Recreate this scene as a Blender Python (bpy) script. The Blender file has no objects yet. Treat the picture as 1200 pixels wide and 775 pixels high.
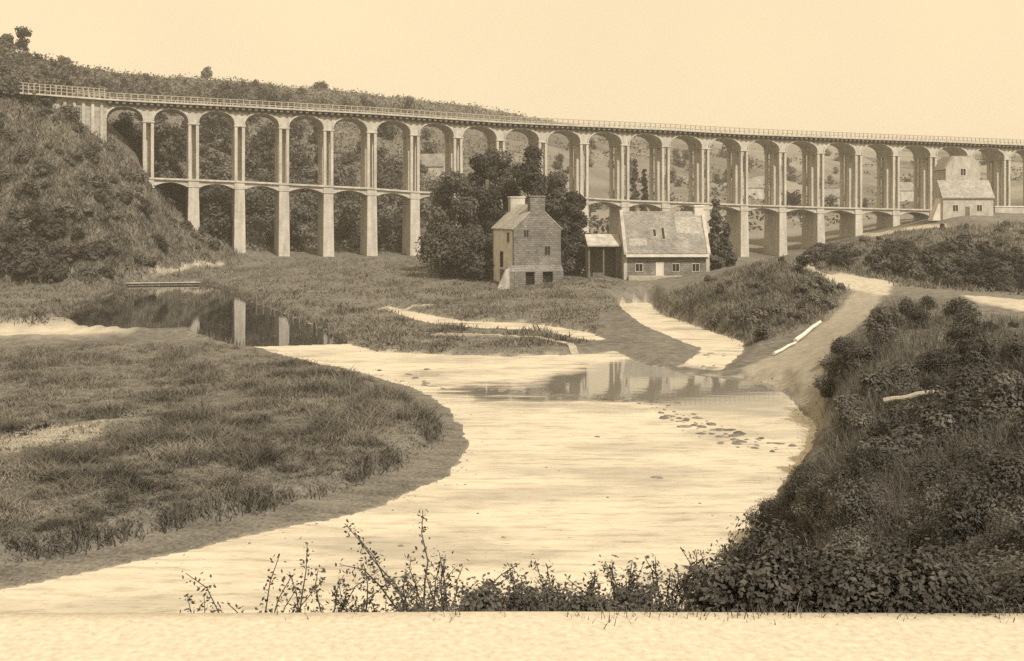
import bpy, math, random
import numpy as np
from mathutils import Vector

# ------------------------------------------------------------------ camera, sky, sun, exposure
C = bpy.context.scene.collection
SC = bpy.context.scene
F = 1287.0            # focal length in photo pixels (1200 px wide)
HC = 12.5             # eye height above the river
YH = 250.0            # horizon row in the photo
cam_d = bpy.data.cameras.new('camera'); cam = bpy.data.objects.new('camera', cam_d); C.objects.link(cam)
cam.location = (0, 0, HC); cam.rotation_euler = (math.radians(90), 0, 0)
cam_d.sensor_width = 36; cam_d.lens = 36 * F / 1200; cam_d.shift_y = -(387.5 - YH) / 1200
cam_d.clip_start = 0.2; cam_d.clip_end = 9000
SC.camera = cam

SUN = Vector((0.52, -0.85, 1.08)).normalized()
sun_el = math.asin(SUN.z); sun_az = math.atan2(SUN.x, SUN.y)
W = bpy.data.worlds.new('World'); SC.world = W; W.use_nodes = True
nt = W.node_tree; nt.nodes.clear()
sky = nt.nodes.new('ShaderNodeTexSky'); sky.sky_type = 'NISHITA'; sky.sun_disc = False
sky.sun_elevation = sun_el; sky.sun_rotation = sun_az; sky.dust_density = 4.0; sky.air_density = 1.5
bw = nt.nodes.new('ShaderNodeRGBToBW')
pw = nt.nodes.new('ShaderNodeMath'); pw.operation = 'POWER'; pw.inputs[1].default_value = 0.12
ml = nt.nodes.new('ShaderNodeMath'); ml.operation = 'MULTIPLY'; ml.inputs[1].default_value = 6.3
tint = nt.nodes.new('ShaderNodeMix'); tint.data_type = 'RGBA'; tint.blend_type = 'MULTIPLY'; tint.inputs[0].default_value = 1
tint.inputs[7].default_value = (1.0, 0.805, 0.515, 1)
bg = nt.nodes.new('ShaderNodeBackground'); bg.inputs[1].default_value = 0.10
out = nt.nodes.new('ShaderNodeOutputWorld')
L = nt.links.new
L(sky.outputs[0], bw.inputs[0]); L(bw.outputs[0], pw.inputs[0]); L(pw.outputs[0], ml.inputs[0]); cn = nt.nodes.new('ShaderNodeTexNoise'); cn.inputs['Scale'].default_value = 4.0; cn.inputs['Detail'].default_value = 5
cr = nt.nodes.new('ShaderNodeMapRange'); cr.inputs[1].default_value = 0.3; cr.inputs[2].default_value = 0.7; cr.inputs[3].default_value = 0.955; cr.inputs[4].default_value = 1.02
cm = nt.nodes.new('ShaderNodeMath'); cm.operation = 'MULTIPLY'; gc = nt.nodes.new('ShaderNodeTexCoord'); L(gc.outputs['Generated'], cn.inputs['Vector'])
L(cn.outputs[0], cr.inputs[0]); L(cr.outputs[0], cm.inputs[0]); L(ml.outputs[0], cm.inputs[1]); L(cm.outputs[0], tint.inputs[6])
L(tint.outputs[2], bg.inputs[0]); L(bg.outputs[0], out.inputs[0])
sd = bpy.data.lights.new('sun', 'SUN'); sd.energy = 3.6; sd.angle = math.radians(0.6); sd.color = (1.0, 0.915, 0.78)
so = bpy.data.objects.new('sun', sd); C.objects.link(so); so.rotation_euler = SUN.to_track_quat('Z', 'Y').to_euler(); so.location = (0, -50, 120)
SC.view_settings.view_transform = 'Standard'; SC.view_settings.look = 'None'
SC.view_settings.exposure = 0.45; SC.view_settings.gamma = 1.0
SC.render.engine = 'CYCLES'
SC.cycles.max_bounces = 6; SC.cycles.volume_bounces = 1; SC.cycles.transparent_max_bounces = 6
SC.cycles.use_denoising = False

rng = np.random.default_rng(11)
random.seed(11)

# ------------------------------------------------------------------ helpers
def P(px, py, Y):
    return ((px - 600) * Y / F, Y, HC + (YH - py) * Y / F)
def Pz(px, py, z):
    Y = (HC - z) * F / (py - YH)
    return ((px - 600) * Y / F, Y, z)
def tag(o, label=None, cat=None, group=None, kind=None):
    if label: o['label'] = label
    if cat: o['category'] = cat
    if group: o['group'] = group
    if kind: o['kind'] = kind
    return o
def empty(name, loc, rz=0, label=None, cat=None, group=None):
    o = bpy.data.objects.new(name, None); C.objects.link(o); o.location = loc; o.rotation_euler = (0, 0, rz)
    o.empty_display_size = 0.3
    return tag(o, label, cat, group)
def raw_mesh(name, V, quads=None, tris=None):
    V = np.asarray(V, np.float32)
    nq = 0 if quads is None else len(quads); n3 = 0 if tris is None else len(tris)
    me = bpy.data.meshes.new(name)
    me.vertices.add(len(V)); me.vertices.foreach_set('co', V.ravel())
    idx = []; tot = []
    if nq: idx.append(np.asarray(quads, np.int32).ravel()); tot.append(np.full(nq, 4, np.int32))
    if n3: idx.append(np.asarray(tris, np.int32).ravel()); tot.append(np.full(n3, 3, np.int32))
    idx = np.concatenate(idx); tot = np.concatenate(tot)
    me.loops.add(len(idx)); me.loops.foreach_set('vertex_index', idx)
    me.polygons.add(len(tot)); st = np.concatenate([[0], np.cumsum(tot)[:-1]]).astype(np.int32)
    me.polygons.foreach_set('loop_start', st); me.polygons.foreach_set('loop_total', tot)
    me.update(); me.validate()
    return me
def link(name, me, mat, parent=None):
    o = bpy.data.objects.new(name, me); C.objects.link(o)
    if mat and not me.materials: me.materials.append(mat)
    if parent: o.parent = parent
    return o
class MB:
    def __init__(s): s.v = []; s.f = []
    def poly(s, pts, faces):
        b = len(s.v); s.v += [tuple(p) for p in pts]; s.f += [tuple(b + i for i in f) for f in faces]
    def box(s, x0, x1, y0, y1, z0, z1, fr=None):
        pts = [(x0,y0,z0),(x1,y0,z0),(x1,y1,z0),(x0,y1,z0),(x0,y0,z1),(x1,y0,z1),(x1,y1,z1),(x0,y1,z1)]
        if fr: pts = [fr(*p) for p in pts]
        s.poly(pts, [(3,2,1,0),(4,5,6,7),(0,1,5,4),(1,2,6,5),(2,3,7,6),(3,0,4,7)])
    def taper(s, x0, x1, y0, y1, z0, z1, e, fr=None):      # widened by e at the foot
        pts = [(x0-e,y0-e,z0),(x1+e,y0-e,z0),(x1+e,y1+e,z0),(x0-e,y1+e,z0),(x0,y0,z1),(x1,y0,z1),(x1,y1,z1),(x0,y1,z1)]
        if fr: pts = [fr(*p) for p in pts]
        s.poly(pts, [(3,2,1,0),(4,5,6,7),(0,1,5,4),(1,2,6,5),(2,3,7,6),(3,0,4,7)])
    def prism(s, prof, y0, y1, fr=None):                    # profile (x,z) run from y0 to y1
        n = len(prof)
        pts = [(x, y0, z) for x, z in prof] + [(x, y1, z) for x, z in prof]
        if fr: pts = [fr(*p) for p in pts]
        s.poly(pts, [tuple(range(n)), tuple(range(2*n-1, n-1, -1))] + [(i, i+n, (i+1) % n + n, (i+1) % n) for i in range(n)])
    def tube(s, pts, radii, n=6):
        pts = [Vector(p) for p in pts]; b = len(s.v)
        for i, p in enumerate(pts):
            d = (pts[min(i+1, len(pts)-1)] - pts[max(i-1, 0)]).normalized()
            a = d.cross(Vector((0.31, 0.95, 0.05))); a = a.normalized() if a.length > 1e-3 else Vector((1,0,0)); c = d.cross(a)
            for k in range(n):
                t = 2*math.pi*k/n; q = p + (a*math.cos(t) + c*math.sin(t)) * radii[i]; s.v.append(tuple(q))
        for i in range(len(pts)-1):
            for k in range(n):
                s.f.append((b+i*n+k, b+i*n+(k+1) % n, b+(i+1)*n+(k+1) % n, b+(i+1)*n+k))
        s.f.append(tuple(b+k for k in range(n))); s.f.append(tuple(b+(len(pts)-1)*n+k for k in range(n-1, -1, -1)))
    def build(s, name, mat, parent=None, bevel=0):
        me = bpy.data.meshes.new(name); me.from_pydata(s.v, [], s.f); me.update()
        import bmesh
        bm = bmesh.new(); bm.from_mesh(me); bmesh.ops.recalc_face_normals(bm, faces=bm.faces); bm.to_mesh(me); bm.free()
        o = link(name, me, mat, parent)
        if bevel:
            m = o.modifiers.new('bevel', 'BEVEL'); m.width = bevel; m.segments = 1; m.limit_method = 'ANGLE'
        return o
def copy_tree(o, parent=None):
    c = o.copy(); C.objects.link(c)
    if parent: c.parent = parent
    for ch in list(o.children): copy_tree(ch, c)
    return c

# value noise
_T = rng.random((256, 256)).astype(np.float32)
def vnoise(x, y):
    xi = np.floor(x).astype(int); yi = np.floor(y).astype(int); fx = x - xi; fy = y - yi
    fx = fx*fx*(3-2*fx); fy = fy*fy*(3-2*fy)
    a = _T[xi & 255, yi & 255]; b = _T[(xi+1) & 255, yi & 255]; c = _T[xi & 255, (yi+1) & 255]; d = _T[(xi+1) & 255, (yi+1) & 255]
    return (a*(1-fx)+b*fx)*(1-fy) + (c*(1-fx)+d*fx)*fy - 0.5
def fbm(x, y, o=4):
    r = 0; a = 1.0
    for i in range(o):
        r = r + a*vnoise(x + 17.3*i, y + 9.1*i); x = x*2.03; y = y*2.03; a *= 0.5
    return r
def sstep(a, b, x):
    t = np.clip((x-a)/(b-a), 0, 1); return t*t*(3-2*t)
def sdist(poly, X, Y):                                      # signed distance to a polygon: positive inside
    poly = np.asarray(poly, float); n = len(poly)
    d2 = np.full(X.shape, 1e18); ins = np.zeros(X.shape, bool)
    for i in range(n):
        ax, ay = poly[i][:2]; bx, by = poly[(i+1) % n][:2]
        ex, ey = bx-ax, by-ay
        t = np.clip(((X-ax)*ex + (Y-ay)*ey) / (ex*ex+ey*ey+1e-12), 0, 1)
        d2 = np.minimum(d2, (X-ax-t*ex)**2 + (Y-ay-t*ey)**2)
        cr = (ay > Y) != (by > Y)
        xx = ax + (Y-ay) * ex / (ey if abs(ey) > 1e-12 else 1e-12)
        ins ^= cr & (X < xx)
    d = np.sqrt(d2); return np.where(ins, d, -d)

# ------------------------------------------------------------------ materials (sepia-toned, as the print is)
def tone(v, w=1.0):                                     # darks print nearly neutral, lights yellow
    w = w*(0.35+0.65*min(1.0, v/0.45)); return (v*1.0, v*(1-0.10*w), v*(1-0.28*w), 1)
def mat(name, lo, hi, scale=1.0, rough=0.9, bump=0.0, bscale=None, objrand=0.0, detail=6, coords='Object', warm=1.0, stretch=None, spec=0.2):
    m = bpy.data.materials.new(name); m.use_nodes = True; t = m.node_tree; b = t.nodes['Principled BSDF']; l = t.links.new
    b.inputs['Roughness'].default_value = rough; b.inputs['Specular IOR Level'].default_value = spec
    tc = t.nodes.new('ShaderNodeTexCoord'); src = tc.outputs[coords]
    if stretch:
        mp = t.nodes.new('ShaderNodeMapping'); mp.inputs['Scale'].default_value = stretch; l(src, mp.inputs[0]); src = mp.outputs[0]
    n = t.nodes.new('ShaderNodeTexNoise'); n.inputs['Scale'].default_value = scale; n.inputs['Detail'].default_value = detail; n.inputs['Roughness'].default_value = 0.65
    l(src, n.inputs['Vector'])
    r = t.nodes.new('ShaderNodeValToRGB'); r.color_ramp.elements[0].position = 0.3; r.color_ramp.elements[1].position = 0.7
    r.color_ramp.elements[0].color = tone(lo, warm); r.color_ramp.elements[1].color = tone(hi, warm)
    l(n.outputs[0], r.inputs[0]); col = r.outputs[0]
    if objrand:
        oi = t.nodes.new('ShaderNodeObjectInfo'); mr = t.nodes.new('ShaderNodeMapRange'); mr.inputs[3].default_value = 1-objrand; mr.inputs[4].default_value = 1+objrand
        l(oi.outputs['Random'], mr.inputs[0])
        mx = t.nodes.new('ShaderNodeMix'); mx.data_type = 'RGBA'; mx.blend_type = 'MULTIPLY'; mx.inputs[0].default_value = 1
        l(col, mx.inputs[6]); l(mr.outputs[0], mx.inputs[7]); col = mx.outputs[2]
    l(col, b.inputs['Base Color'])
    if bump:
        n2 = t.nodes.new('ShaderNodeTexNoise'); n2.inputs['Scale'].default_value = bscale or scale*4; n2.inputs['Detail'].default_value = 5; l(src, n2.inputs['Vector'])
        bp = t.nodes.new('ShaderNodeBump'); bp.inputs['Strength'].default_value = bump; bp.inputs['Distance'].default_value = 0.1
        l(n2.outputs[0], bp.inputs['Height']); l(bp.outputs[0], b.inputs['Normal'])
    return m
def masonry(name, lo, hi, mort, bw=0.6, bh=0.3, ms=0.03, rough=0.9, coords='Object', bump=0.5, c2=0.62, st=None):
    m = mat(name, lo, hi, 0.35 if not st else 0.8, rough, warm=0.5, stretch=st); t = m.node_tree; b = t.nodes['Principled BSDF']; l = t.links.new
    col = b.inputs['Base Color'].links[0].from_socket
    tc = t.nodes.new('ShaderNodeTexCoord'); sep = t.nodes.new('ShaderNodeSeparateXYZ'); l(tc.outputs['Object'], sep.inputs[0])
    add = t.nodes.new('ShaderNodeMath'); add.operation = 'ADD'; l(sep.outputs[0], add.inputs[0]); l(sep.outputs[1], add.inputs[1])
    cb = t.nodes.new('ShaderNodeCombineXYZ'); l(add.outputs[0], cb.inputs[0]); l(sep.outputs[2], cb.inputs[1])
    nz = t.nodes.new('ShaderNodeTexNoise'); nz.inputs['Scale'].default_value = 2.5; l(tc.outputs['Object'], nz.inputs['Vector'])
    vm = t.nodes.new('ShaderNodeVectorMath'); vm.operation = 'MULTIPLY_ADD'; vm.inputs[1].default_value = (0.18, 0.18, 0.18); l(nz.outputs[1], vm.inputs[0]); l(cb.outputs[0], vm.inputs[2])
    br = t.nodes.new('ShaderNodeTexBrick'); br.inputs['Scale'].default_value = 1; br.inputs['Brick Width'].default_value = bw; br.inputs['Row Height'].default_value = bh
    br.inputs['Mortar Size'].default_value = ms; br.inputs['Color1'].default_value = (1,1,1,1); br.inputs['Color2'].default_value = (c2,c2,c2,1); br.inputs['Mortar'].default_value = (mort,mort,mort,1)
    l(vm.outputs[0], br.inputs['Vector'])
    mx = t.nodes.new('ShaderNodeMix'); mx.data_type = 'RGBA'; mx.blend_type = 'MULTIPLY'; mx.inputs[0].default_value = 1
    l(col, mx.inputs[6]); l(br.outputs[0], mx.inputs[7]); l(mx.outputs[2], b.inputs['Base Color'])
    bp = t.nodes.new('ShaderNodeBump'); bp.inputs['Strength'].default_value = bump; bp.inputs['Distance'].default_value = 0.05; l(br.outputs[0], bp.inputs['Height']); l(bp.outputs[0], b.inputs['Normal'])
    return m
def leafmat(name, lo, hi, objrand=0.25, scale=0.8):
    m = mat(name, lo, hi, scale, 0.75, objrand=objrand, detail=3, spec=0.15); t = m.node_tree; b = t.nodes['Principled BSDF']; l = t.links.new
    tr = t.nodes.new('ShaderNodeBsdfTranslucent'); l(b.inputs['Base Color'].links[0].from_socket, tr.inputs[0])
    ms = t.nodes.new('ShaderNodeMixShader'); ms.inputs[0].default_value = 0.25
    o = t.nodes['Material Output']; l(b.outputs[0], ms.inputs[1]); l(tr.outputs[0], ms.inputs[2]); l(ms.outputs[0], o.inputs[0])
    return m
M = {}
M['concrete'] = masonry('viaduct_stone', 0.33, 0.55, 0.80, 0.95, 0.48, 0.02, bump=0.3, c2=0.86, st=(1, 1, 0.22))
M['concrete_shade'] = mat('corbel_stone_shaded', 0.12, 0.21, 0.6, 0.9, 0.3, 3.0, warm=0.85)  # viaduct stone darkened; the shadow under the walkway is put into the colour
M['rail'] = mat('railing_paint', 0.26, 0.38, 2.0, 0.7)
M['rubble'] = masonry('rubble_masonry', 0.13, 0.28, 0.55, 0.55, 0.32, 0.04)
M['ashlar'] = masonry('abutment_masonry', 0.34, 0.46, 0.75, 1.1, 0.5, 0.03)
M['lime'] = mat('limewash', 0.46, 0.66, 0.9, 0.9, 0.3, 6.0, warm=0.5)
M['limewash_worn'] = mat('worn_limewash', 0.24, 0.50, 0.8, 0.9, 0.3, 6.0, stretch=(1,1,0.4), warm=0.5)
M['dull_lime'] = mat('dull_limewash', 0.28, 0.50, 1.2, 0.9, 0.3, 6.0, stretch=(1,1,0.5), warm=0.5)
def slate(name, lo, hi): return masonry(name, lo, hi, 0.6, 0.35, 0.22, 0.02, 0.7, bump=0.4)
M['slate'] = slate('roof_slate', 0.18, 0.36)
M['slate_pale'] = slate('pale_slate', 0.30, 0.46)
M['wood'] = mat('weathered_wood', 0.10, 0.2, 3, 0.9, 0.3, 12)
M['dark'] = mat('painted_dark_interior', 0.012, 0.02, 2, 0.9)  # flat near-black; the shade inside openings is painted on solid panels
M['glass'] = mat('window_glass', 0.02, 0.03, 2, 0.08, spec=0.5)
M['bark'] = mat('bark', 0.06, 0.13, 4, 0.95, 0.6, 12)
M['stem'] = mat('bramble_stem', 0.05, 0.10, 6, 0.9)
M['stone'] = mat('river_stone', 0.09, 0.22, 3, 0.6, 0.5, 9, objrand=0.35)
M['palestone'] = mat('pale_stone', 0.22, 0.42, 2, 0.9, 0.5, 8)
M['leaf_dark'] = leafmat('dark_foliage', 0.035, 0.13, 0.45, 0.35)
M['leaf_mid'] = leafmat('scrub_foliage', 0.05, 0.18, 0.5)
M['leaf_hill'] = leafmat('hill_foliage', 0.045, 0.145, 0.5)
M['leaf_near'] = leafmat('bramble_leaf', 0.05, 0.15, 0.3, 9)
M['leaf_bank'] = leafmat('bank_foliage', 0.03, 0.15, 0.45, 2.5)

# ------------------------------------------------------------------ terrain
K = []                                                     # control points (X, Y, z)
for x, y, z in [(-15,-10,10.9),(0,-10,10.9),(15,-10,10.9),(-9,0,10.9),(0,0,10.9),(9,0,10.9),(-4,4.3,10.9),(0,4.3,10.9),(4,4.3,10.9),(-9,4.3,10.9),(9,4.3,11.0),
                (-9,8,8.4),(-4,8,8.6),(0,8,8.9),(3.5,8,9.3),(8,8,10.2),(-16,10,7.5),(-14,20,.6),(-6,18,.6),(0,18,1.2),(0,13,5),(-6,13,4.2),(5,14,7.0),(5,22,3.2),
                (-1200,2000,40),(0,2000,30),(1200,2000,20),(0,3500,10),(-2500,3500,10),(2500,3500,10)]: K.append((x,y,z))
for a in [(1000,660,14),(1180,650,14),(1000,640,22),(1150,620,24),(1000,560,36),(1150,480,45),(1150,410,62),(1150,386,76),(1000,470,54),(1062,372,76),(1140,376,82),(1210,384,84),(1010,415,66),
          (1300,470,40),(1300,390,60),(1300,600,20),(1170,354,100),(1240,359,100),(1300,365,100),(1130,347,106),
          (300,312,215),(333,300,230),(480,300,240),(400,300,236),(600,315,185),(545,303,215),(700,326,165),(640,320,175),(780,327,163),(870,302,268),(915,300,275),
          (1050,270,250),(1180,244,285),(1130,252,228),(1195,256,226),(1150,287,188),(1150,332,150),(1060,325,152),(1000,322,150),(960,322,146),(1035,336,125),(985,366,108),(940,410,92),
          (920,306,128),(870,332,125),(820,368,120),(900,364,114),(965,345,120),(990,340,122),(850,390,108),(800,345,140),(900,305,150),
          (0,330,188),(130,330,188),(290,300,226),(226,265,223),(172,205,219),(125,168,220),(60,250,197),(0,250,196),(0,185,203),(60,190,204),(0,121,214),(50,119,216),(92,143,218),(160,323,199),(200,317,213),(250,312,217),(160,270,206),(200,288,214),(120,220,209),(-60,118,214),(-60,185,203),
          (0,108,262),(0,58,340),(100,88,360),(-200,250,190),(-200,100,240),(-200,36,340),(-200,330,172),(-100,330,186),(-100,180,222),
          (333,292,248),(333,240,290),(333,180,330),(333,134,370),(300,106,410),(200,107,390),(200,180,270),(200,232,240),(380,124,420),(480,240,320),(480,290,262),(440,180,350),
          (520,140,450),(520,180,380),(600,152,480),(600,250,350),(600,200,420),(700,160,560),(700,250,380),(700,285,280),(800,162,640),(800,205,480),(800,255,350),(800,285,285),
          (1000,172,720),(1000,215,560),(1000,262,330),(1200,180,800),(1200,225,480),(1500,180,800),(1500,230,300),(1500,180,500)]: K.append(P(*a))
for a in [(60,350,.7),(160,328,.6),(200,325,.7),(235,325,.8),(130,331,.7),(0,370,.6),(-150,360,.6),(0,500,.9),(200,430,.9),(300,500,.9),(100,600,.9),(450,490,.9),(-150,600,.9),(-200,450,.8),(400,350,.8),(500,345,1.0),(300,335,1.2),(600,350,1.0),
          (600,380,.5),(680,400,.4),(560,400,.5),(700,370,.8),(500,560,.3),(700,560,.3),(700,450,.3),(860,430,.5),(900,442,.6),(950,478,.4),(880,560,.3),(600,640,.3),(200,800,.4),(500,800,.4)]: K.append(Pz(*a))
K = np.array(K)
def wu(X, Y): return 2.2*X/(Y+12.0), np.log(Y+20.0)
ku, kv = wu(K[:,0], K[:,1])
def ker(r2): return 0.5*r2*np.log(r2+1e-12)
n = len(K)
A = ker((ku[:,None]-ku[None])**2 + (kv[:,None]-kv[None])**2) + np.eye(n)*2e-3
Pm = np.stack([np.ones(n), ku, kv], 1)
sysm = np.block([[A, Pm], [Pm.T, np.zeros((3,3))]])
relief = K[:,2]
sol = np.linalg.solve(sysm, np.concatenate([relief, np.zeros(3)]))
def tps(X, Y):
    u, v = wu(X, Y); r = sol[n] + sol[n+1]*u + sol[n+2]*v
    for i in range(n): r = r + sol[i]*ker((u-ku[i])**2 + (v-kv[i])**2)
    return r

def W2(pts, z=0.0): return [Pz(a, b, z)[:2] for a, b in pts]
RIVER = W2([(-400,800),(-100,715),(0,692),(100,672),(200,650),(330,620),(400,607),(470,585),(530,555),(551,522),(540,497),(512,470),(480,452),(400,431),(330,418),(268,403),(300,395),(345,392),
            (400,400),(440,412),(520,416),(600,418),(690,415),(720,412),(745,424),(800,438),(870,443),(905,450),(940,480),(958,505),(945,540),(915,575),(890,610),(880,640)]) + [(9.0,34),(7.5,27),(4,22),(-3,20.5),(-14,21.5),(-30,25)]
POND = W2([(96,386),(62,383),(88,362),(128,346),(150,334),(235,331),(268,341),(290,352),(330,366),(385,388),(402,402),(300,405),(262,402),(240,393),(150,390)])
STREAM = W2([(720,357),(760,354),(772,368),(822,384),(872,401),(870,413),(840,436),(796,430),(824,409),(790,396),(752,380),(735,367)])
CHANNEL = W2([(452,359),(500,369),(545,377),(620,379),(688,389),(712,399),(690,401),(640,390),(560,387),(505,380),(465,368)])
MARSH = W2([(-300,690),(0,640),(100,624),(200,597),(300,583),(400,558),(465,530),(503,505),(508,487),(472,456),(400,432)], 0.8) + W2([(330,419),(268,404),(240,393),(150,391),(100,396),(40,402),(-300,409)], 0.15)
MUDZ = W2([(-300,760),(0,705),(330,640),(480,600),(560,560),(580,520),(560,480),(500,448),(400,425),(330,415),(300,425),(-300,640)], 0.1)
SPIT = W2([(-300,386),(0,387),(96,386),(150,391),(110,395),(40,400),(-300,407)], 0.15)
PATHS_PX = [ [(954,317),(985,319),(1050,332),(1040,346),(1020,344),(1003,339),(975,331)],
          [(1003,338),(1040,340),(1022,366),(985,400),(968,420),(962,455),(985,488),(955,500),(930,455),(870,434),(905,415),(945,392),(985,362)],
          [(1125,346),(1200,351),(1330,359),(1330,377),(1200,364),(1150,355)],
          [(1005,272),(1108,263),(1108,268),(1030,277)],
          [(172,313),(215,308),(262,306),(262,309),(215,313),(176,318)] ]
ROAD = [(-14,4.52),(14,4.52),(14,-9),(-14,-9)]

NU, NV = 620, 660
tu = np.linspace(-1, 1, NU); U = 0.80*np.where(np.abs(tu) < 0.72, tu*0.68/0.72, np.sign(tu)*(0.68+(np.abs(tu)-0.72)*0.32/0.28))
Vv = np.concatenate([np.linspace(-12, 3, 18)[:-1], np.exp(np.linspace(math.log(3+7), math.log(3600+7), NV-17)) - 7])
YY, UU = np.meshgrid(Vv, U, indexing='ij')
XX = UU*(np.abs(YY)+14.0)
ZZ = tps(XX, YY)
flat = np.maximum(ZZ, 0.25)
rough = sstep(4.8, 9, YY)
ZZ = flat + rough*(fbm(XX*0.35, YY*0.35)*0.28 + fbm(XX*1.3+40, YY*1.3)*0.14)*np.clip(0.35+flat/8, 0.35, 1.0)
ZZ += sstep(180, 260, YY)*fbm(XX/28, YY/28)*2.2*np.clip((flat-6)/15, 0, 1)
dR = sdist(RIVER, XX, YY); dP = sdist(POND, XX, YY); dS = np.maximum(sdist(STREAM, XX, YY), sdist(CHANNEL, XX, YY))
wob = fbm(XX*0.6+7, YY*0.6)*0.5
dWat = np.maximum(np.maximum(dR, dP), dS) + np.where(YY > 20, wob, 0)
dM = sdist(MARSH, XX, YY) + wob*0.8; dMud = sdist(MUDZ, XX, YY); dSp = sdist(SPIT, XX, YY)
bankw = 1.5
land = np.maximum(ZZ, 0.3)
mudz = 0.04 + 0.30*sstep(0, 5, -dWat) + 0.05*fbm(XX*1.1, YY*1.1)
marsh_t = sstep(-0.1, 0.9, dM)
lower = (dMud > 0) & (dM < 0.9)
t2 = sstep(-2.0, 2.0, dM)*sstep(66, 78, YY); land = land*(1-t2) + np.minimum(land, 0.2+0.8*sstep(106, 80, YY))*t2
land = np.where(lower, mudz*(1-marsh_t) + np.maximum(np.minimum(ZZ, 0.3+0.8*sstep(106, 80, YY)), 0.18+0.57*sstep(106, 80, YY))*marsh_t, land)
spt = sstep(-2.5, 2.0, dSp); land = land*(1-spt) + (0.16+0.02*fbm(XX*0.4, YY*0.4))*spt
t = sstep(0, bankw, -dWat)
inwater = sstep(0, 1.2, dWat)
ZZ = np.where(dWat > 0, -0.02 - 0.45*inwater, 0.02 + (land-0.02)*np.where(lower, np.clip(-dWat/0.6, 0, 1), t))
dRoad = sdist(ROAD, XX, YY)
ZZ = ZZ + (10.84-ZZ)*sstep(-0.28, -0.04, dRoad)
GRIDZ = ZZ
def ground(X, Y):
    X = np.asarray(X, float); Y = np.asarray(Y, float)
    j = np.clip(np.interp(Y, Vv, np.arange(len(Vv))), 0, len(Vv)-1.001)
    i = np.clip(np.interp(X/(np.abs(Y)+14.0), U, np.arange(NU)), 0, NU-1.001)
    j0 = j.astype(int); i0 = i.astype(int); fj = j-j0; fi = i-i0
    return (GRIDZ[j0,i0]*(1-fi)+GRIDZ[j0,i0+1]*fi)*(1-fj) + (GRIDZ[j0+1,i0]*(1-fi)+GRIDZ[j0+1,i0+1]*fi)*fj
def hits(px, py, y0=4.0):
    """where the line of sight through photo points meets the ground"""
    px = np.asarray(px, float); py = np.asarray(py, float)
    Y = np.full(px.shape, y0); done = np.zeros(px.shape, bool); step = 1.008
    for k in range(1000):
        Yn = np.where(done, Y, Y*step)
        below = (HC + (YH-py)*Yn/F) < ground((px-600)*Yn/F, Yn)
        done |= below & (Yn > y0); Y = np.where(done, Y, Yn)
        if done.all() or Y.max() > 3000: break
    X = (px-600)*Y/F
    return X, Y, ground(X, Y), done
PATHS = []
for q in PATHS_PX:
    a_, b_, c__, d__ = hits([p[0] for p in q], [p[1] for p in q], 30.0); PATHS.append(list(zip(a_, b_)))
# masks
def amask(poly, soft): return sstep(-soft, soft, sdist([p[:2] for p in poly], XX, YY) + fbm(XX*0.9, YY*0.9)*soft)
path_m = np.zeros_like(ZZ)
for i, p in enumerate(PATHS): path_m = np.maximum(path_m, amask(p, 0.35 if i < 3 else 0.6)*(0.52 if i == 1 else 1.0))
road_m = sstep(-0.45, -0.25, dRoad + fbm(XX*2.2, YY*2.2)*0.22)
mud_m = np.where((dMud > -0.3), (1-sstep(-0.2, 0.5, dM)), 0)*sstep(-0.5, 0.0, dMud)
mud_m = np.maximum(mud_m, sstep(0.9, 0.1, -dWat)*0.7)
sand_m = np.maximum(spt, sstep(-0.15, 0.3, dWat))
field_m = sstep(260, 340, YY)*sstep(-60, 40, XX)
spit2 = [Pz(a, b, 0.8)[:2] for a, b in [(-100,520),(0,515),(60,505),(140,488),(150,494),(90,515),(30,532),(-100,545)]]
dry_m = sstep(-1.2, 1.2, sdist(spit2, XX, YY) + fbm(XX*0.5, YY*0.5)*3.0)*0.8
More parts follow.
